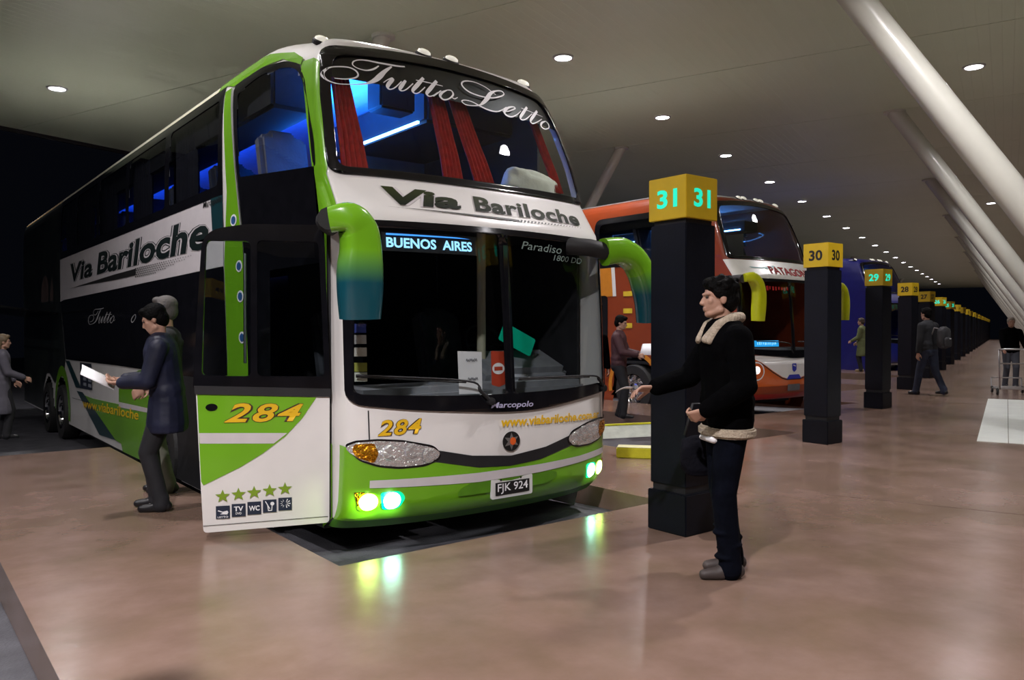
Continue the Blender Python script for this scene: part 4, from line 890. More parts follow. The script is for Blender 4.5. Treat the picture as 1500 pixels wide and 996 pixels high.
# ================================================================== OTHER BUSES
def other_bus(name, label, loc, body, band, lower, seed, LEN=13.6, lights=True, dark=False, sc=1.0):
    root = empty(name, loc, label=label, cat='bus'); root.scale = (sc, sc, sc)
    wv = [(1.75, 3.6), (3.95, 5.7), (5.9, 7.6), (7.8, 9.6), (9.8, 11.4)]
    wz = (2.75, 3.62); lv = [(3.4, 5.2), (5.35, 7.2)]; lz = (1.10, 2.0)
    hl_ = [rect(a, b, *wz) for a, b in wv] + [rect(a, b, *lz) for a, b in lv] + [circ((2.55, .22), .62), circ((10.2, .16), .62), rect(1.95, 3.15, -.3, .2)]
    shell(root, [inset([p[:2] for p in UW_IN], (-.03,) * 4), inset([p[:2] for p in LW_L], (-.022,) * 4), inset([p[:2] for p in LW_R], (-.022,) * 4)], hl_, hl_, LEN, body)
    front_common(root)
    for fn in (left, right):
        for a, b in wv:
            f_ = drape('window_frame', poly_bm([rpoly(rect(a - .10, b + .10, wz[0] - .09, wz[1] + .08), .2), rpoly(rect(a + .05, b - .05, wz[0] + .04, wz[1] - .04), .12)]), fn, .008, BLACKG, root, dy=.1)
            drape('window_pane', poly_bm([rect(a, b, *wz)]), fn, .002, GLASSD, f_, dy=.1)
        for a, b in lv:
            f_ = drape('window_frame', poly_bm([rpoly(rect(a - .10, b + .10, lz[0] - .09, lz[1] + .08), .1), rpoly(rect(a + .05, b - .05, lz[0] + .04, lz[1] - .04), .08)]), fn, .008, BLACKG, root)
            drape('window_pane', poly_bm([rect(a, b, *lz)]), fn, .002, GLASSD, f_)
        drape('wheel_arch', poly_bm([[(2.55 + .72 * math.cos(a), .22 + .72 * math.sin(a)) for a in np.linspace(-.2, 3.35, 22)] + [(2.55 + .625 * math.cos(a), .22 + .625 * math.sin(a)) for a in np.linspace(3.35, -.2, 22)]]), fn, .010, lower, root)
    for s in (-1, 1): wheel(root, 2.55, .16, s); wheel(root, 10.2, .1, s)
    if band: smooth(drape('front_name_band', poly_bm([[(-1.2995, 2.64), (1.2995, 2.64), (1.2995, 2.30), (-1.2995, 2.30)]]), front, .006, band, root, **FPAR))
    MB().box((0, 7, .14), (2.3, 12.4, .4)).box((0, 1.2, .1), (2.0, 1.4, .3)).build('chassis', BLACKM, root)
    MB().box((0, 7, 2.42), (2.5, 12.8, .08)).build('upper_floor', DARKIN, root)
    MB().box((0, 7.2, .7), (2.5, 12.6, .06)).build('lower_floor', DARKIN, root)
    MB().box((.3, 3.25, 1.5), (1.8, .05, 1.6)).build('cab_bulkhead', DARKIN, root)
    MB().box((0, .34, .94), (2.3, .62, .16)).build('dashboard', DASH, root, bevel=.05)
    MB().box((0, 7, 3.86), (2.3, 12.0, .03)).build('upper_ceiling', INNER, root)
    for s in (-1, 1):
        rk = MB().box((s * 1.0, 7, 3.52), (.45, 11.2, .2)).build('luggage_rack', DARKIN, root)
        MB().box((s * .76, 7, 3.45), (.02, 11, .02)).build('light_strip', MATS['blue_light_strip'], rk)
    for v in np.arange(2.2, 11, 1.1):
        for u in (-.95, .45, .98): seat(root, u, float(v), 2.46, .48)
    roof_markers(root, (-1.05, -.35, -.2, .2, .35, 1.0), MARK)
    pts = None
    for pts in ([(-1.0, 1.16), (-.2, 1.12), (-.1, 1.0), (-.05, .93)], [(.1, 1.14), (.9, 1.12), (1.0, 1.05), (1.1, .96)]):
        MB().tube([front(a[0], a[1], .03) for a in cat([(*p, 0) for p in pts], 4)], .01, 6).build('wiper', BLACKM, root)
    if lights:
        area('rack_light', root, (0, 6, 3.4), (1.2, 8), 14, (.06, .25, 1.0), (math.radians(180), 0, 0))
    return root
ORANGE = mat('orange_paint', (.62, .115, .012), .3, coat=.5, var=.06, vscale=2)
REDB = mat('brick_red_paint', (.26, .042, .010), .35, coat=.4, var=.08, vscale=2)
ORW = mat('amber_orange_paint', (.60, .22, .02), .35, coat=.4, var=.06)
SILV = mat('silver_roof', (.55, .56, .56), .3, metal=.5, var=.05)
OZ = .11
ob = other_bus('orange_coach', 'orange double-decker coach with a white name band and lime mirrors behind pillar 31', (13.26, 8.56, OZ), REDB, mat('white_band', (.80, .79, .74), .3, coat=.4, var=.03), ORW, 3)
drape('silver_brow', poly_bm([[(-1.05, 3.86), (1.05, 3.86), (.95, 3.93), (-.95, 3.93)]]), front, .006, SILV, ob, xs=SXF, dy=.02)
MB().box((0, 7.3, 4.075), (1.7, 10.5, .03)).build('added_roof_cover', SILV, ob, bevel=.01)  # silver cover added to stop red bounce from the roof onto the ceiling
# white bib, orange bumper
bib = [(-1.05, .86), (1.05, .86), (.9, .78), (.62, .62), (.36, .50), (.22, .47), (-.22, .47), (-.36, .50), (-.62, .62), (-.9, .78)]
smooth(drape('orange_nose', poly_bm([[(-1.2999, .90), (1.2999, .90), (1.2999, .34), (-1.2999, .34)]]), front, .005, ORANGE, ob, **FPAR))
smooth(drape('white_bib', poly_bm([[(-1.2999, .90), (1.2999, .90), (1.05, .84)] + bib[2:8] + [(-.62, .62), (-.9, .78), (-1.05, .84)]]), front, .008, WHITE, ob, **FPAR))
drape('bib_edge', poly_bm([[(-.92, .78), (-.62, .605), (-.36, .485), (-.22, .455), (.22, .455), (.36, .485), (.62, .605), (.92, .78), (.92, .76), (.62, .585), (.36, .465), (.22, .44), (-.22, .44), (-.36, .465), (-.62, .585), (-.92, .76)]]), front, .009, BLK, ob, **FPAR)
smooth(drape('red_skirt', poly_bm([[(-1.2999, .20), (1.2999, .20), (1.2999, .10), (-1.2999, .10)]]), front, .006, mat('bright_red_paint', (.42, .02, .015), .3, coat=.5, var=.05), ob, **FPAR))
for s in (-1, 1):
    c = smooth(drape('round_headlamp', poly_bm([circ((s * 1.0, .62), .17)]), front, .012, PAPER, ob, **FPAR))
    drape('lamp_ring', poly_bm([circ((s * 1.0, .62), .145)]), front, .015, ORANGE, c, **FPAR)
    drape('lamp_lens', poly_bm([circ((s * 1.0, .64), .07)]), front, .018, mat('lamp_white', (.8, .8, .8), .2, emit=(1, .95, .9), es=1.2), c, **FPAR)
drape('number_plate', poly_bm([rect(-.2, .2, .24, .36)]), front, .012, mat('dim_plate', (.12, .12, .13), .5, var=.1), ob)
BLUEP = mat('royal_blue_print', (.03, .04, .40), .4, var=.05)
em = drape('blue_emblem', poly_bm([rpoly([(-.06, .74), (.08, .74), (.08, .62), (0, .58), (-.06, .62)], .02)]), front, .011, BLUEP, ob)
drape('emblem_slit', poly_bm([[(-.03, .72), (.05, .70), (.05, .68), (-.03, .70)]]), front, .013, WHITE, em)
drape('blue_nameplate', poly_bm([[(-.24, .455), (.24, .455), (.16, .535), (-.16, .535)]]), front, .012, BLUEP, ob)
REDT = mat('crimson_lettering', (.36, .004, .008), .6, var=.05, spec=.1)
lettering('PATAGONICA', boxq(-.46, 1.20, 2.535, 2.50, 2.385, 2.345), front, .010, REDT, ob, None, .05, .025, **FPAR)
drape('teal_swash', poly_bm([rpoly([(-.95, 2.505), (-.62, 2.50), (-.25, 2.55), (-.2, 2.53), (-.5, 2.475), (-.9, 2.485)], .01)]), front, .012, mat('teal_print', (.03, .22, .22), .4, var=.1), ob, **FPAR)
LIMEY = mat('lime_yellow_paint', (.58, .62, .01), .3, coat=.5, var=.05)
mirror(ob, [(-1.62, -.30, 2.26), (-1.50, -.36, 2.27), (-1.36, -.36, 2.18), (-1.29, -.36, 2.05), (-1.28, -.36, 1.88), (-1.28, -.35, 1.70), (-1.28, -.34, 1.52)], [(.07, .08), (.09, .09), (.11, .10), (.12, .10), (.13, .10), (.13, .10), (.12, .09)], (LIMEY, LIMEY), [(-1.30, .25, 2.26), (-1.45, -.05, 2.26), (-1.6, -.28, 2.25)])
mirror(ob, [(1.35, -.25, 2.2), (1.45, -.3, 2.2), (1.55, -.3, 2.13), (1.60, -.3, 2.03), (1.62, -.3, 1.9), (1.62, -.3, 1.75), (1.62, -.3, 1.55)], [(.08, .08), (.09, .09), (.11, .10), (.12, .10), (.13, .10), (.13, .10), (.12, .09)], (LIMEY, LIMEY), [(1.25, .15, 2.22), (1.35, -.2, 2.2)])
drape('blue_route_board', poly_bm([rect(-1.02, -.42, 1.06, 1.17)]), front, -.012, mat('route_board', (.02, .2, .4), .5, emit=(.02, .38, .85), es=.9), ob)
rd = bmesh.new(); blocks(rd, -.96, -.48, 1.085, 1.145, 11); tag(drape('route_board_marks', rd, front, -.009, LED, ob), kind='stuff')
rd = bmesh.new(); blocks(rd, -.75, .0, 2.08, 2.17, 9)
tag(drape('red_display', rd, front, -.012, mat('dim_red_led', (.2, .01, .01), .5, emit=(.35, .01, .01), es=.35), ob), kind='stuff')
# side: amber swoosh, white panel with maroon letters
for fn in (left,):
    drape('amber_swoosh', poly_bm([[(4.9, 3.72), (12.5, 3.72), (12.5, 3.93), (5.1, 3.93)]]), fn, .012, ORW, ob, dy=.06)
    drape('white_piping', poly_bm([[(4.75, 3.72), (4.9, 3.72), (5.15, 3.93), (5.0, 3.93)]]), fn, .013, WHITE, ob, dy=.06)
    drape('white_name_panel', poly_bm([rpoly([(4.0, 2.62), (12.8, 2.62), (12.8, 2.06), (4.0, 2.06)], .05)]), fn, .006, WHITE, ob)
    drape('amber_panel_end', poly_bm([[(4.0, 2.66), (3.2, 2.66), (3.15, 2.06), (3.95, 2.06)]]), fn, .0065, ORW, ob)
    drape('white_piping', poly_bm([[(3.2, 2.66), (3.1, 2.66), (3.05, 2.06), (3.15, 2.06)]]), fn, .008, WHITE, ob)
    drape('side_lettering', text_bm('RO', None, 0, .05, 1.1, [(-7.2, 2.56), (-4.3, 2.56), (-7.2, 2.12), (-4.3, 2.12)]), sl, .010, REDB, ob)
    drape('lower_orange', poly_bm([[(3.15, .95), (8.5, .95), (8.5, .3), (3.3, .3), (3.2, .7)]]), fn, .006, REDB, ob)
    for z in (2.1, 1.75, 1.45): drape('yellow_sticker', poly_bm([rect(2.6, 2.85, z - .05, z + .05)]), fn, .010, mat('yellow_sticker', (.7, .5, .03), .5, var=.1), ob)
CABP = mat('cab_lamp_blue', (.3, .5, 1), .4, emit=(.10, .30, 1.0), es=5)
cb = MB()
for v, u, z, s in ((3.6, -.9, 1.86, .12), (4.3, -.9, 1.86, .2), (4.9, -.9, 1.86, .12), (6.0, -.9, 1.6, .2), (6.5, -.9, 1.55, .06)): cb.box((u, v, z), (.03, s, .10))
cb.build('saloon_lamp', CABP, ob)
bp2 = other_bus('blue_coach', 'dark blue double-decker coach standing behind pillars 30 and 29', (BX + 25.08 - .35, BY + 9.015 - .3, .10), mat('navy_blue_paint', (.015, .016, .16), .3, coat=.5, var=.06), None, MATS['navy_blue_paint'], 4)
smooth(drape('blue_bumper', poly_bm([[(-1.2999, .9), (1.2999, .9), (1.2999, .2), (-1.2999, .2)]]), front, .005, mat('bright_blue_paint', (.012, .02, .22), .3, coat=.5, var=.05), bp2, **FPAR))
drape('white_bumper_lip', poly_bm([[(-1.25, .16), (1.25, .16), (1.25, .09), (-1.25, .09)]]), front, .012, WHITE, bp2, **FPAR)
for s in (-1, 1):
    drape('headlamp', poly_bm([circ((s * 1.05, .62), .13)]), front, .012, mat('blue_white_lamp', (.5, .7, 1), .3, emit=(.35, .6, 1.0), es=2.5), bp2, **FPAR)
lettering('BUS', boxq(-.9, .9, 2.58, 2.58, 2.36, 2.36), front, .010, mat('blue_print', (.12, .16, .6), .4, var=.05), bp2, None, .1, .03, **FPAR) if False else None
mirror(bp2, [(-1.62, -.30, 2.26), (-1.50, -.36, 2.27), (-1.36, -.36, 2.18), (-1.29, -.36, 2.05), (-1.28, -.36, 1.88), (-1.28, -.35, 1.70), (-1.28, -.34, 1.52)], [(.07, .08), (.09, .09), (.11, .10), (.12, .10), (.13, .10), (.13, .10), (.12, .09)], (BLACKG, BLACKG), [(-1.30, .25, 2.26), (-1.45, -.05, 2.26), (-1.6, -.28, 2.25)])

# ================================================================== PEOPLE
def cap(bm, p0, p1, r0, r1, flat=None):
    """tapered capsule; flat=(axis, factor) squashes the section along axis"""
    p0, p1 = Vector(p0), Vector(p1); t = (p1 - p0); L = t.length; t = t.normalized() if L > 1e-6 else Vector((0, 0, 1)); u = t.orthogonal().normalized(); w = t.cross(u); n = 14; rings = []
    for a in (-80, -50, -20, 0): rings.append((p0 + t * r0 * math.sin(math.radians(a)), r0 * math.cos(math.radians(a))))
    for a in (0, 20, 50, 80): rings.append((p1 + t * r1 * math.sin(math.radians(a)), r1 * math.cos(math.radians(a))))
    V = []
    for c, r in rings:
        for k in range(n):
            a = 2 * math.pi * k / n; d = (u * math.cos(a) + w * math.sin(a)) * r
            if flat: ax = Vector(flat[0]); d = d - ax * d.dot(ax) * (1 - flat[1])
            V.append(bm.verts.new(c + d))
    for i in range(len(rings) - 1):
        for k in range(n): bm.faces.new((V[i * n + k], V[i * n + (k + 1) % n], V[(i + 1) * n + (k + 1) % n], V[(i + 1) * n + k]))
    bm.faces.new(V[:n][::-1]); bm.faces.new(V[-n:])
def ell(bm, c, r, rot=None):
    m = Matrix.Translation(Vector(c)) @ ((rot.to_4x4()) if rot is not None else Matrix.Identity(4)) @ Matrix.Diagonal((*r, 1))
    bmesh.ops.create_uvsphere(bm, u_segments=18, v_segments=12, radius=1, matrix=m)
def blob(name, bm, voxel, m, parent, sm=3):
    bmesh.ops.recalc_face_normals(bm, faces=bm.faces)
    me = bpy.data.meshes.new(name); bm.to_mesh(me); bm.free()
    o = bpy.data.objects.new(name, me); COL.objects.link(o)
    rm = o.modifiers.new('r', 'REMESH'); rm.mode = 'VOXEL'; rm.voxel_size = voxel; s = o.modifiers.new('s', 'SMOOTH'); s.factor = .5; s.iterations = sm
    dg = bpy.context.evaluated_depsgraph_get(); me2 = bpy.data.meshes.new_from_object(o.evaluated_get(dg)); me2.name = name
    bpy.data.objects.remove(o); bpy.data.meshes.remove(me)
    o = smooth(link(name, me2, None, parent)); me2.materials.clear(); me2.materials.append(m); return o
def ik(a, b, l1, l2, pole):
    a, b = Vector(a), Vector(b); d = b - a; L = min(d.length, (l1 + l2) * .999); dn_ = d.normalized(); x = (l1 * l1 - l2 * l2 + L * L) / (2 * L); h = math.sqrt(max(l1 * l1 - x * x, 0))
    p = Vector(pole) - dn_ * Vector(pole).dot(dn_); p = p.normalized() if p.length > 1e-5 else dn_.orthogonal().normalized()
    return a + dn_ * x + p * h, a + dn_ * L
def hand(bm, w, fwd, pn, curl, side, r=.0085, spread=.03):
    """palm and five bent fingers; fwd = finger direction, pn = palm normal, side = +1/-1 puts the thumb"""
    fwd = Vector(fwd).normalized(); pn = Vector(pn); pn = (pn - fwd * pn.dot(fwd)).normalized(); lat = fwd.cross(pn) * side; w = Vector(w)
    for k in range(4):
        cap(bm, w + fwd * .01 + lat * (.018 - .012 * k) * .7, w + fwd * .085 + lat * (.030 - .020 * k), .017, .0145, (pn, .75))
    ln = (.072, .080, .074, .058)
    for k in range(4):
        b0 = w + fwd * .088 + lat * (.031 - .0205 * k); a = curl[0] + .08 * k; d1 = fwd * math.cos(a) + pn * math.sin(a); a2 = a + curl[1]; d2 = fwd * math.cos(a2) + pn * math.sin(a2); a3 = a2 + curl[2]; d3 = fwd * math.cos(a3) + pn * math.sin(a3)
        b1 = b0 + d1 * ln[k] * .48; b2 = b1 + d2 * ln[k] * .32; b3 = b2 + d3 * ln[k] * .22
        cap(bm, b0, b1, r * 1.08, r); cap(bm, b1, b2, r, r * .93); cap(bm, b2, b3, r * .93, r * .82)
    t0 = w + fwd * .025 + lat * .026; t1 = t0 + (fwd * .6 + lat * .62 + pn * .35).normalized() * .042; t2 = t1 + (fwd * .8 + lat * .1 + pn * .5).normalized() * .032; t3 = t2 + (fwd * .85 - lat * .15 + pn * .5).normalized() * .026
    cap(bm, t0, t1, .016, .0115); cap(bm, t1, t2, .0115, .0105); cap(bm, t2, t3, .0105, .0085)

def person(label, loc, yaw, H, jacket, trousers, hair, shoes, lf, rf, lh, rh, lpole=(-.4, -1, -.3), rpole=(.4, -1, -.3), lean=0, head_yaw=0, head_pitch=0, coat=None, voxel=.013, hips=.915, group=None, collar=None, cuffs=None, hem=None, lcurl=(.3, .5, .3), rcurl=(.3, .5, .3), fwdh=None, twist=0, long_hair=False, hat=False, bulk=1.0, hand_pn=None, skin=SKIN, hips_shift=(0, 0)):
    """local frame: +y forward, +x the person's right, z up, at 1.75 m; yaw turns +y to the facing direction"""
    k = H / 1.75
    root = empty('person', loc, yaw, label=label, cat='person', group=group); root.scale = (k, k, k)
    fine = voxel < .009
    hc = Vector((hips_shift[0], hips_shift[1], hips)); ch = hc + Vector((0, math.sin(lean) * .45, math.cos(lean) * .41)); nk = ch + Vector((0, math.sin(lean) * .12 + .005, .115)); hd = nk + Vector((0, .03 + .05 * math.sin(max(lean, head_pitch * .5)), .178))
    tw = Matrix.Rotation(twist, 3, 'Z')
    shL = ch + tw @ Vector((-.185, -.01, .06)); shR = ch + tw @ Vector((.185, -.01, .06)); hpL = hc + Vector((-.09, 0, 0)); hpR = hc + Vector((.09, 0, 0))
    elL, wrL = ik(shL, lh, .285, .255, lpole); elR, wrR = ik(shR, rh, .285, .255, rpole)
    knL, anL = ik(hpL, Vector(lf) + Vector((0, 0, .085)), .43, .42, (0, 1, 0)); knR, anR = ik(hpR, Vector(rf) + Vector((0, 0, .085)), .43, .42, (0, 1, 0))
    R = Matrix.Rotation(head_yaw, 3, 'Z') @ Matrix.Rotation(-head_pitch, 3, 'X')
    hp = lambda x, y, z: hd + R @ Vector((x, y, z))
    # body: one continuous mesh from head to feet
    bm = bmesh.new()
    ell(bm, hp(0, -.012, .035), (.074, .092, .088), R); ell(bm, hp(0, .020, -.022), (.060, .070, .088), R)      # skull, face
    cap(bm, hp(0, .045, -.085), hp(0, .058, -.088), .030, .024)                                               # chin
    for s in (-1, 1):
        cap(bm, hp(s * .052, .0, -.065), hp(s * .018, .052, -.085), .022, .022)                               # jaw
        ell(bm, hp(s * .036, .052, -.014), (.024, .022, .026), R)                                             # cheek
        ell(bm, hp(s * .076, -.012, -.002), (.010, .020, .032), R)                                            # ear
        cap(bm, hp(s * .012, .086, .026), hp(s * .046, .068, .028), .009, .009)                               # brow
    cap(bm, hp(0, .082, .012), hp(0, .100, -.026), .008, .012); ell(bm, hp(0, .096, -.030), (.016, .012, .010), R)   # nose
    cap(bm, hp(-.019, .082, -.055), hp(.019, .082, -.055), .0075, .0075); cap(bm, hp(-.016, .080, -.066), hp(.016, .080, -.066), .008, .008)  # lips
    cap(bm, nk - Vector((0, .0, .06)), hp(0, -.02, -.06), .058, .052)
    cap(bm, hc, ch, .12, .14, ((0, 1, 0), .7)); cap(bm, shL, shR, .06, .06); cap(bm, ch + Vector((0, 0, .05)), nk, .09, .055)
    for s, e, w, cu, sd in ((shL, elL, wrL, lcurl, 1), (shR, elR, wrR, rcurl, -1)):
        cap(bm, s, e, .048, .040); cap(bm, e, w, .040, .027)
        d = (w - e).normalized()
        if fwdh and sd == -1 and fwdh[1] is not None: d = Vector(fwdh[1]).normalized()
        if fwdh and sd == 1 and fwdh[0] is not None: d = Vector(fwdh[0]).normalized()
        pn = Vector((sd * .9, 0, -.3)) if not hand_pn or hand_pn[0 if sd == 1 else 1] is None else Vector(hand_pn[0 if sd == 1 else 1])
        cap(bm, w - d * .01, w + d * .015, .027, .025)
        hand(bm, w, d, pn, cu, sd * -1 if False else sd, r=.0085 if fine else .011)
    for h_, kn, an in ((hpL, knL, anL), (hpR, knR, anR)): cap(bm, h_, kn, .075, .048); cap(bm, kn, an, .048, .034); cap(bm, an, an + Vector((0, .06, -.04)), .034, .03)
    blob('body', bm, min(voxel, .0095) if not fine else .0052, skin, root, 2)
    # eyes
    for s in (-1, 1):
        e = bmesh.new(); ell(e, hp(s * .031, .0735, .010), (.0145, .010, .0085), R); me = bpy.data.meshes.new('eye'); e.to_mesh(me); e.free(); smooth(link('eye', me, mat('eye_dark', (.05, .04, .035), .2, var=.1), root))
    # hair
    bm = bmesh.new()
    ell(bm, hp(0, -.022, .060), (.086, .100, .082), R); ell(bm, hp(0, -.055, .0), (.080, .068, .085), R); ell(bm, hp(0, .050, .092), (.060, .045, .036), R)
    for s in (-1, 1): ell(bm, hp(s * .068, -.012, .040), (.022, .058, .045), R)
    if long_hair: ell(bm, hp(0, -.075, -.09), (.085, .055, .12), R)
    rng = random.Random(int(H * 1000))
    for q in range(26 if fine else 0):
        a = rng.uniform(0, 6.28); b = rng.uniform(.1, 1.3); ell(bm, hp(.088 * math.cos(a) * math.cos(b), -.025 + .10 * math.sin(a) * math.cos(b), .055 + .085 * math.sin(b)), (.02, .02, .016), R)
    blob('hair', bm, min(voxel, .008), hair, root, 2)
    # trousers
    bm = bmesh.new()
    cap(bm, hc + Vector((-.06, 0, .05)), hc + Vector((.06, 0, .05)), .135, .135, ((0, 1, 0), .85)); cap(bm, hc + Vector((-.07, -.01, -.03)), hc + Vector((.07, -.01, -.03)), .12, .12)
    for h_, kn, an in ((hpL, knL, anL), (hpR, knR, anR)):
        cap(bm, h_, kn, .104, .076); cap(bm, kn, an + Vector((0, -.005, .0)), .074, .064); cap(bm, an + Vector((0, -.005, .03)), an + Vector((0, -.004, -.03)), .064, .070)
        if fine:
            for q in range(3): ell(bm, kn.lerp(an, .55 + .17 * q) + Vector((0, .012 * (-1) ** q, 0)), (.070, .074, .022))
    blob('trousers', bm, voxel, trousers, root, 2)
    # shoes
    for an, f in ((anL, lf), (anR, rf)):
        bm = bmesh.new(); z0 = Vector(f); b = z0 + Vector((0, 0, .0))
        cap(bm, b + Vector((0, -.05, .045)), b + Vector((0, .05, .042)), .043, .042); cap(bm, b + Vector((0, .05, .036)), b + Vector((0, .15, .030)), .042, .032); cap(bm, b + Vector((0, -.03, .07)), b + Vector((0, .0, .09)), .045, .045)
        bmesh.ops.bisect_plane(bm, geom=bm.verts[:] + bm.edges[:] + bm.faces[:], plane_co=b + Vector((0, 0, .004)), plane_no=(0, 0, -1), clear_outer=True)
        bmesh.ops.holes_fill(bm, edges=bm.edges[:])
        sh = blob('shoe', bm, min(voxel, .009), shoes, root, 1)
    # jacket or coat
    bm = bmesh.new(); B = bulk
    hemz = coat if coat else hips - .07
    cap(bm, ch + tw @ Vector((-.075, 0, .0)), ch + tw @ Vector((.075, 0, .0)), .135 * B, .135 * B, ((0, 1, 0), .92)); cap(bm, hc + Vector((-.06, .0, .10)), hc + Vector((.06, .0, .10)), .142 * B, .142 * B, ((0, 1, 0), .92))
    cap(bm, hc + Vector((0, 0, .10)), ch, .185 * B, .195 * B, ((0, 1, 0), .70)); cap(bm, shL + Vector((.02, 0, .0)), shR + Vector((-.02, 0, 0)), .082, .082); cap(bm, ch + Vector((0, -.01, .03)), nk + Vector((0, -.015, -.06)), .125, .072)
    hz = Vector((hc.x, hc.y, hemz))
    cap(bm, hc + Vector((-.05, 0, .02)), hz + Vector((-.055, 0, .10)), .155 * B, .150 * B, ((0, 1, 0), .85)); cap(bm, hc + Vector((.05, 0, .02)), hz + Vector((.055, 0, .10)), .155 * B, .150 * B, ((0, 1, 0), .85))
    if coat: cap(bm, hz + Vector((-.04, 0, .25)), hz + Vector((-.05, 0, .06)), .17, .19, ((0, 1, 0), .85)); cap(bm, hz + Vector((.04, 0, .25)), hz + Vector((.05, 0, .06)), .17, .19, ((0, 1, 0), .85))
    for s, e, w in ((shL, elL, wrL), (shR, elR, wrR)):
        cap(bm, s, e, .078 * B, .066 * B); cap(bm, e, e.lerp(w, .93), .066 * B, .052 * B)
        if fine:
            for q in range(3): ell(bm, s.lerp(e, .35 + .25 * q) + Vector((0, 0, .004)), (.072, .068, .026))
            ell(bm, e, (.074, .074, .06))
    bmesh.ops.bisect_plane(bm, geom=bm.verts[:] + bm.edges[:] + bm.faces[:], plane_co=hz, plane_no=(0, 0, -1), clear_outer=True); bmesh.ops.holes_fill(bm, edges=[e for e in bm.edges if e.is_boundary])
    blob('coat' if coat else 'jacket', bm, voxel, jacket, root, 2)
    if hem:
        o_ = MB(); o_.sweep([[hz + Vector((.215 * B * math.cos(a), (.148 * B) * math.sin(a), dz)) for a in np.linspace(0, 2 * math.pi, 33)[:-1]] for dz in (-.035, .02)]); h_ = o_.build('jacket_hem', hem, root, sm=.6, bevel=.012); h_['label'] = 'pale fleece hem band'
    if collar:
        bm = bmesh.new()
        for s in (-1, 1):
            c1 = nk + Vector((s * .045, -.085, .068)); c2 = nk + Vector((s * .090, -.015, .058)); cm = nk + Vector((s * .092, .060, .020)); c3 = nk + Vector((s * .050, .132, -.062)); c4 = nk + Vector((s * .095, .118, -.070))
            cap(bm, c1, c2, .033, .034); cap(bm, c2, cm, .034, .034); cap(bm, cm, c3, .034, .022); cap(bm, cm, c4, .030, .022); cap(bm, c3, c4, .022, .02)
        cap(bm, nk + Vector((-.045, -.085, .068)), nk + Vector((.045, -.085, .068)), .033, .033)
        blob('collar', bm, min(voxel, .008), collar, root, 2)['label'] = 'pale fleece collar'
    if hem:
        bm = bmesh.new(); cap(bm, hz + Vector((-.10, .115, -.045)), hz + Vector((.05, .135, -.05)), .026, .018); blob('shirt_tail', bm, .008, PAPER, root, 2)['label'] = 'white shirt tail'
    if cuffs:
        for e, w in ((elL, wrL), (elR, wrR)):
            bm = bmesh.new(); cap(bm, e.lerp(w, .86), e.lerp(w, .93), .052, .050); blob('cuff', bm, min(voxel, .008), cuffs, root, 1)
    return root, dict(wrL=wrL, wrR=wrR, nk=nk, ch=ch, hc=hc, elL=elL, elR=elR, k=k)

def facing(right_amt, away_amt):     # yaw whose +y looks to (image right, away from camera)
    d = rt * right_amt + Vector((fw.x, fw.y, 0)).normalized() * away_amt; return math.atan2(-d.x, d.y)
NAVYJ = mat('navy_nylon', (.012, .014, .032), .55, spec=.25, var=.25, vscale=6, bump=.35, bscale=9)
BLKWOOL = mat('black_suede', (.0014, .0014, .0017), .95, var=.3, vscale=10, bump=.2, spec=.03)
JEANS = mat('dark_jeans', (.0022, .003, .0065), .9, var=.3, vscale=12, bump=.2, spec=.06)
FLEECE = mat('pale_fleece', (.40, .33, .25), .95, var=.12, vscale=40, bump=.6, bscale=90)
BRSHOE = mat('brown_shoe', (.045, .033, .03), .6, var=.2)
BKSHOE = mat('black_shoe', (.010, .010, .012), .35, var=.2)
BLKTR = mat('black_trousers', (.008, .008, .011), .8, var=.2)
def paper(name, label, parentinfo, root, loc_local, size, rot):
    M_ = root.matrix_basis; p = Matrix.Translation(root.location) @ Matrix.Rotation(root.rotation_euler.z, 4, 'Z') @ Matrix.Diagonal((*root.scale, 1)) @ Vector(loc_local)
    o = MB(); n = 8; V = []
    for i in range(n + 1):
        for j in (0, 1): V.append(((i / n - .5) * size[0], (j - .5) * size[1], .012 * math.sin(i / n * 3.1)))
    o.add(V, [(2 * i, 2 * i + 2, 2 * i + 3, 2 * i + 1) for i in range(n)]); ob_ = o.build(name, PAPER, sm=True); s = ob_.modifiers.new('s', 'SOLIDIFY'); s.thickness = .0012
    ob_.location = p.to_3d() if hasattr(p, 'to_3d') else p; ob_.rotation_euler = rot; return tag(ob_, label, 'paper')

# the man walking past pillar 31
y0 = facing(-.97, -.10)
mp, inf = person('man in a black jacket with pale fleece collar and hem walking past pillar 31', (4.04, 2.99, 0), y0, 1.80, BLKWOOL, JEANS, HAIRB, BRSHOE,
    lf=(-.10, .02, 0), rf=(.07, -.06, .0), lh=(-.20, .20, .99), rh=(.14, .40, 1.10), lpole=(-.75, -1, .1), rpole=(.5, -1, -.5), lean=.03, head_yaw=-.12, voxel=.0085, collar=FLEECE, hem=FLEECE, bulk=1.06, hips=.93,
    rcurl=(.25, .55, .3), lcurl=(.7, .9, .6), fwdh=((.45, .55, -.35), (-.02, 1, -.08)), hand_pn=((.8, 0, .3), (-.4, 0, -.9)))
paper('ticket', 'small white slip of paper held by the walking man', inf, mp, inf['wrR'] + Vector((-.005, .19, -.012)), (.105, .055), (.30, .25, y0 + math.pi / 2))
# a bag hanging at his far side
q = mp.location + Matrix.Rotation(y0, 3, 'Z') @ Vector((.22, .10, 0))
bg = empty('hand_bag', (q.x, q.y, .52), y0, label='dark soft bag hanging at the far side of the walking man', cat='bag')
soft('bag_body', (0, 0, .17), (.055, .12, .13), mat('dark_bag_cloth', (.004, .004, .007), .8, var=.2, bump=.3, spec=.1), bg, seed=9, amp=.03)
MB().tube([(0, -.09, .30), (0, -.04, .50), (0, .04, .50), (0, .09, .30)], .01, 8).build('strap', BLACKM, bg, sm=True)

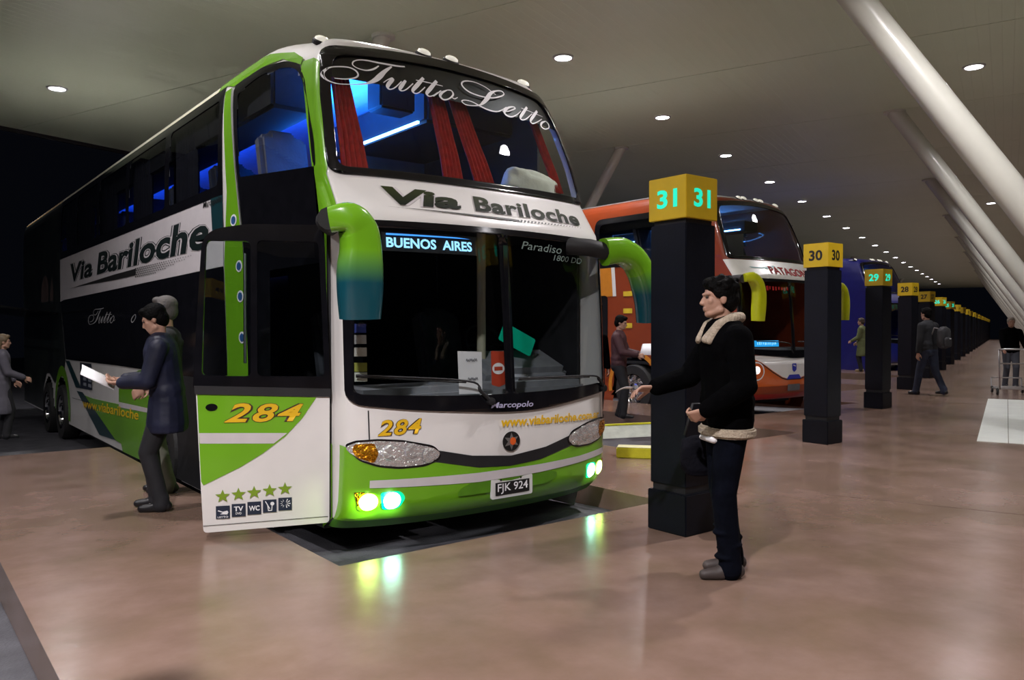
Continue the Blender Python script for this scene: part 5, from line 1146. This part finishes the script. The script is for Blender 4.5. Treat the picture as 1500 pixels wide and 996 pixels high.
# man in the navy jacket reading by the bus
y1 = facing(-.93, -.22)
mb_, inf = person('man in a dark navy jacket reading papers beside the green bus', (1.86, 6.98, 0), y1, 1.72, NAVYJ, BLKTR, HAIRB, BKSHOE,
    lf=(-.11, .04, 0), rf=(.12, .12, 0), lh=(-.10, .34, 1.08), rh=(.10, .36, 1.10), lpole=(-.6, -.6, -1), rpole=(.6, -.6, -1), lean=.10, head_pitch=.38, voxel=.011, bulk=1.05, hand_pn=((.3, 0, .9), (-.3, 0, .9)), hips=.90, coat=.66)
paper('paper_sheets', 'white sheets of paper held by the man in the navy jacket', inf, mb_, (inf['wrL'] + inf['wrR']) / 2 + Vector((0, .19, .035)), (.21, .28), (.55, -.35, y1 + .2))
# grey-haired man behind him
person('grey-haired man mostly hidden behind the man in the navy jacket', (2.06, 7.70, -.0), facing(-.93, -.25), 1.80, mat('dark_coat', (.012, .012, .014), .8, var=.2), mat('grey_trousers', (.13, .13, .10), .8, var=.1), HAIRG, BKSHOE,
    lf=(-.07, .0, 0), rf=(.07, .05, 0), lh=(-.12, .18, .95), rh=(.12, .18, .95), lpole=(-.1, -1, -.2), rpole=(.1, -1, -.2), voxel=.014, bulk=.88)
# woman at the left edge
person('woman in a long grey coat with fair hair at the rear of the green bus', (1.27, 12.85, 0), facing(.95, .75), 1.43, mat('grey_wool_coat', (.085, .08, .10), .9, var=.1, bump=.2), BLKTR, mat('fair_hair', (.14, .10, .055), .6, var=.2), BKSHOE,
    lf=(-.08, .0, 0), rf=(.09, .06, 0), lh=(-.20, .20, .95), rh=(.18, .30, 1.02), voxel=.013, coat=.42, long_hair=True)
# two men on the platform behind the green bus
y2 = facing(.75, -.25)
pm2, inf = person('man in a maroon jacket holding a white sheet beside the orange coach', (9.72, 9.38, 0), y2, 1.72, mat('maroon_jacket', (.05, .014, .018), .7, var=.2, bump=.2), BLKTR, HAIRB, BKSHOE,
    lf=(-.10, .0, 0), rf=(.10, .10, 0), lh=(-.06, .33, 1.10), rh=(.12, .33, 1.08), lpole=(-.6, -.6, -1), rpole=(.6, -.6, -1), voxel=.013, head_pitch=.2)
paper('paper_sheet', 'white sheet of paper held by the man in the maroon jacket', inf, pm2, (inf['wrL'] + inf['wrR']) / 2 + Vector((0, .17, .08)), (.26, .21), (1.1, 0, y2 + 1.2))
person('man in dark clothes standing behind the man in the maroon jacket', (9.50, 9.75, 0), facing(.2, -.95), 1.68, BLKWOOL, BLKTR, HAIRB, BKSHOE,
    lf=(-.10, .0, 0), rf=(.10, .05, 0), lh=(-.24, .08, .80), rh=(.24, .10, .82), voxel=.015)
# woman in an olive coat by the blue coach
person('person in an olive green coat standing between pillars 30 and 29', (26.65, 14.1, 0), facing(-.6, .5), 1.86, mat('olive_coat', (.12, .14, .055), .85, var=.1, bump=.2), BLKTR, mat('brown_hair', (.06, .04, .025), .6, var=.2), mat('tan_boots', (.20, .14, .06), .6, var=.1),
    lf=(-.09, .0, 0), rf=(.09, .06, 0), lh=(-.16, .28, 1.0), rh=(.20, .20, .95), voxel=.015, coat=.50)
# man with a backpack walking away
y3 = facing(-.35, .8)
wk, inf = person('man in dark clothes with a backpack walking between the pillars', (18.35, 8.16, 0), y3, 1.96, mat('charcoal_jacket', (.010, .011, .015), .8, var=.2), mat('blue_jeans', (.018, .026, .055), .8, var=.25), HAIRB, BKSHOE,
    lf=(-.09, .22, 0), rf=(.10, -.26, .03), lh=(-.24, .05, .82), rh=(.24, .16, .86), voxel=.013, lean=.06)
c = wk.location + Matrix.Rotation(y3, 3, 'Z') @ Vector((.08, -.31, 0))
bk = empty('backpack', (c.x, c.y, 1.05), y3, label='dark backpack with a light buckle on the walking man in dark clothes', cat='backpack')
soft('pack', (0, 0, .24), (.16, .10, .24), mat('pack_cloth', (.03, .03, .034), .7, var=.2, bump=.2), bk, seed=3, amp=.02)
soft('pocket', (0, -.10, .14), (.11, .04, .11), MATS['pack_cloth'], bk, seed=4, amp=.02)
MB().box((.02, -.145, .22), (.05, .012, .02)).build('buckle', mat('buckle_white', (.8, .8, .8), .2, var=.05), bk)
for s in (-1, 1): MB().tube([(s * .10, .06, .44), (s * .12, .14, .46), (s * .13, .20, .30)], .016, 8).build('strap', mat('pale_strap', (.20, .19, .19), .7, var=.1), bk, sm=True)
# people and a luggage cart at the right edge
y4 = facing(.25, .9)
person('person in a black coat with fair hair pushing a luggage cart by the right edge', (22.4, 7.95, 0), facing(-.3, -.9), 1.78, BLKWOOL, mat('greyblue_trousers', (.05, .055, .07), .8, var=.1), mat('blond_grey_hair', (.30, .26, .22), .7, var=.1), BKSHOE,
    lf=(-.10, .05, 0), rf=(.11, -.03, 0), lh=(-.24, .34, .98), rh=(.24, .34, .98), voxel=.013)
person('second person in black beside the luggage cart at the right edge', (22.75, 7.45, 0), facing(-.2, -.9), 1.74, BLKWOOL, mat('greyblue_trousers', (.05, .055, .07), .8, var=.1), HAIRB, BKSHOE,
    lf=(-.10, .05, 0), rf=(.11, -.03, 0), lh=(-.20, .24, 1.0), rh=(.24, .30, .98), voxel=.015)
ct = empty('luggage_cart', (19.95, 7.08, 0), math.atan2(D.y, D.x) - math.pi / 2 + .15, label='tubular steel luggage cart at the right edge of the walkway', cat='cart')
for s in (-1, 1):
    MB().tube([(s * .30, .50, .12), (s * .27, -.45, .15), (s * .29, -.50, .60), (s * .31, -.58, 1.02)], .016, 10).build('side_rail', STEEL, ct, sm=True)
    MB().tube([(s * .30, .50, .12), (s * .30, .56, .35)], .014, 8).build('front_post', STEEL, ct)
    for yy in (-.35, .42):
        w_ = MB().lathe([(.03, -.02), (.075, -.02), (.085, 0), (.075, .02), (.03, .02)], (s * .30, yy, .085), (1, 0, 0), 18).build('wheel', RUBBER, ct, sm=.6)
        MB().lathe([(.0, .024), (.03, .024), (.03, -.024), (.0, -.024)], (s * .30, yy, .085), (1, 0, 0), 12).build('hub', STEEL, w_)
MB().tube([(-.31, -.58, 1.02), (-.2, -.62, 1.04), (.2, -.62, 1.04), (.31, -.58, 1.02)], .02, 10).build('handle_bar', STEEL, ct, sm=True)
for yy in (-.4, -.1, .2, .5): MB().tube([(-.29, yy, .15), (.29, yy, .15)], .012, 8).build('cross_bar', STEEL, ct)
MB().tube([(-.30, .56, .35), (.30, .56, .35)], .014, 8).build('front_bar', STEEL, ct)
MB().tube([(-.30, -.53, .72), (.30, -.53, .72)], .014, 8).build('back_bar', STEEL, ct)
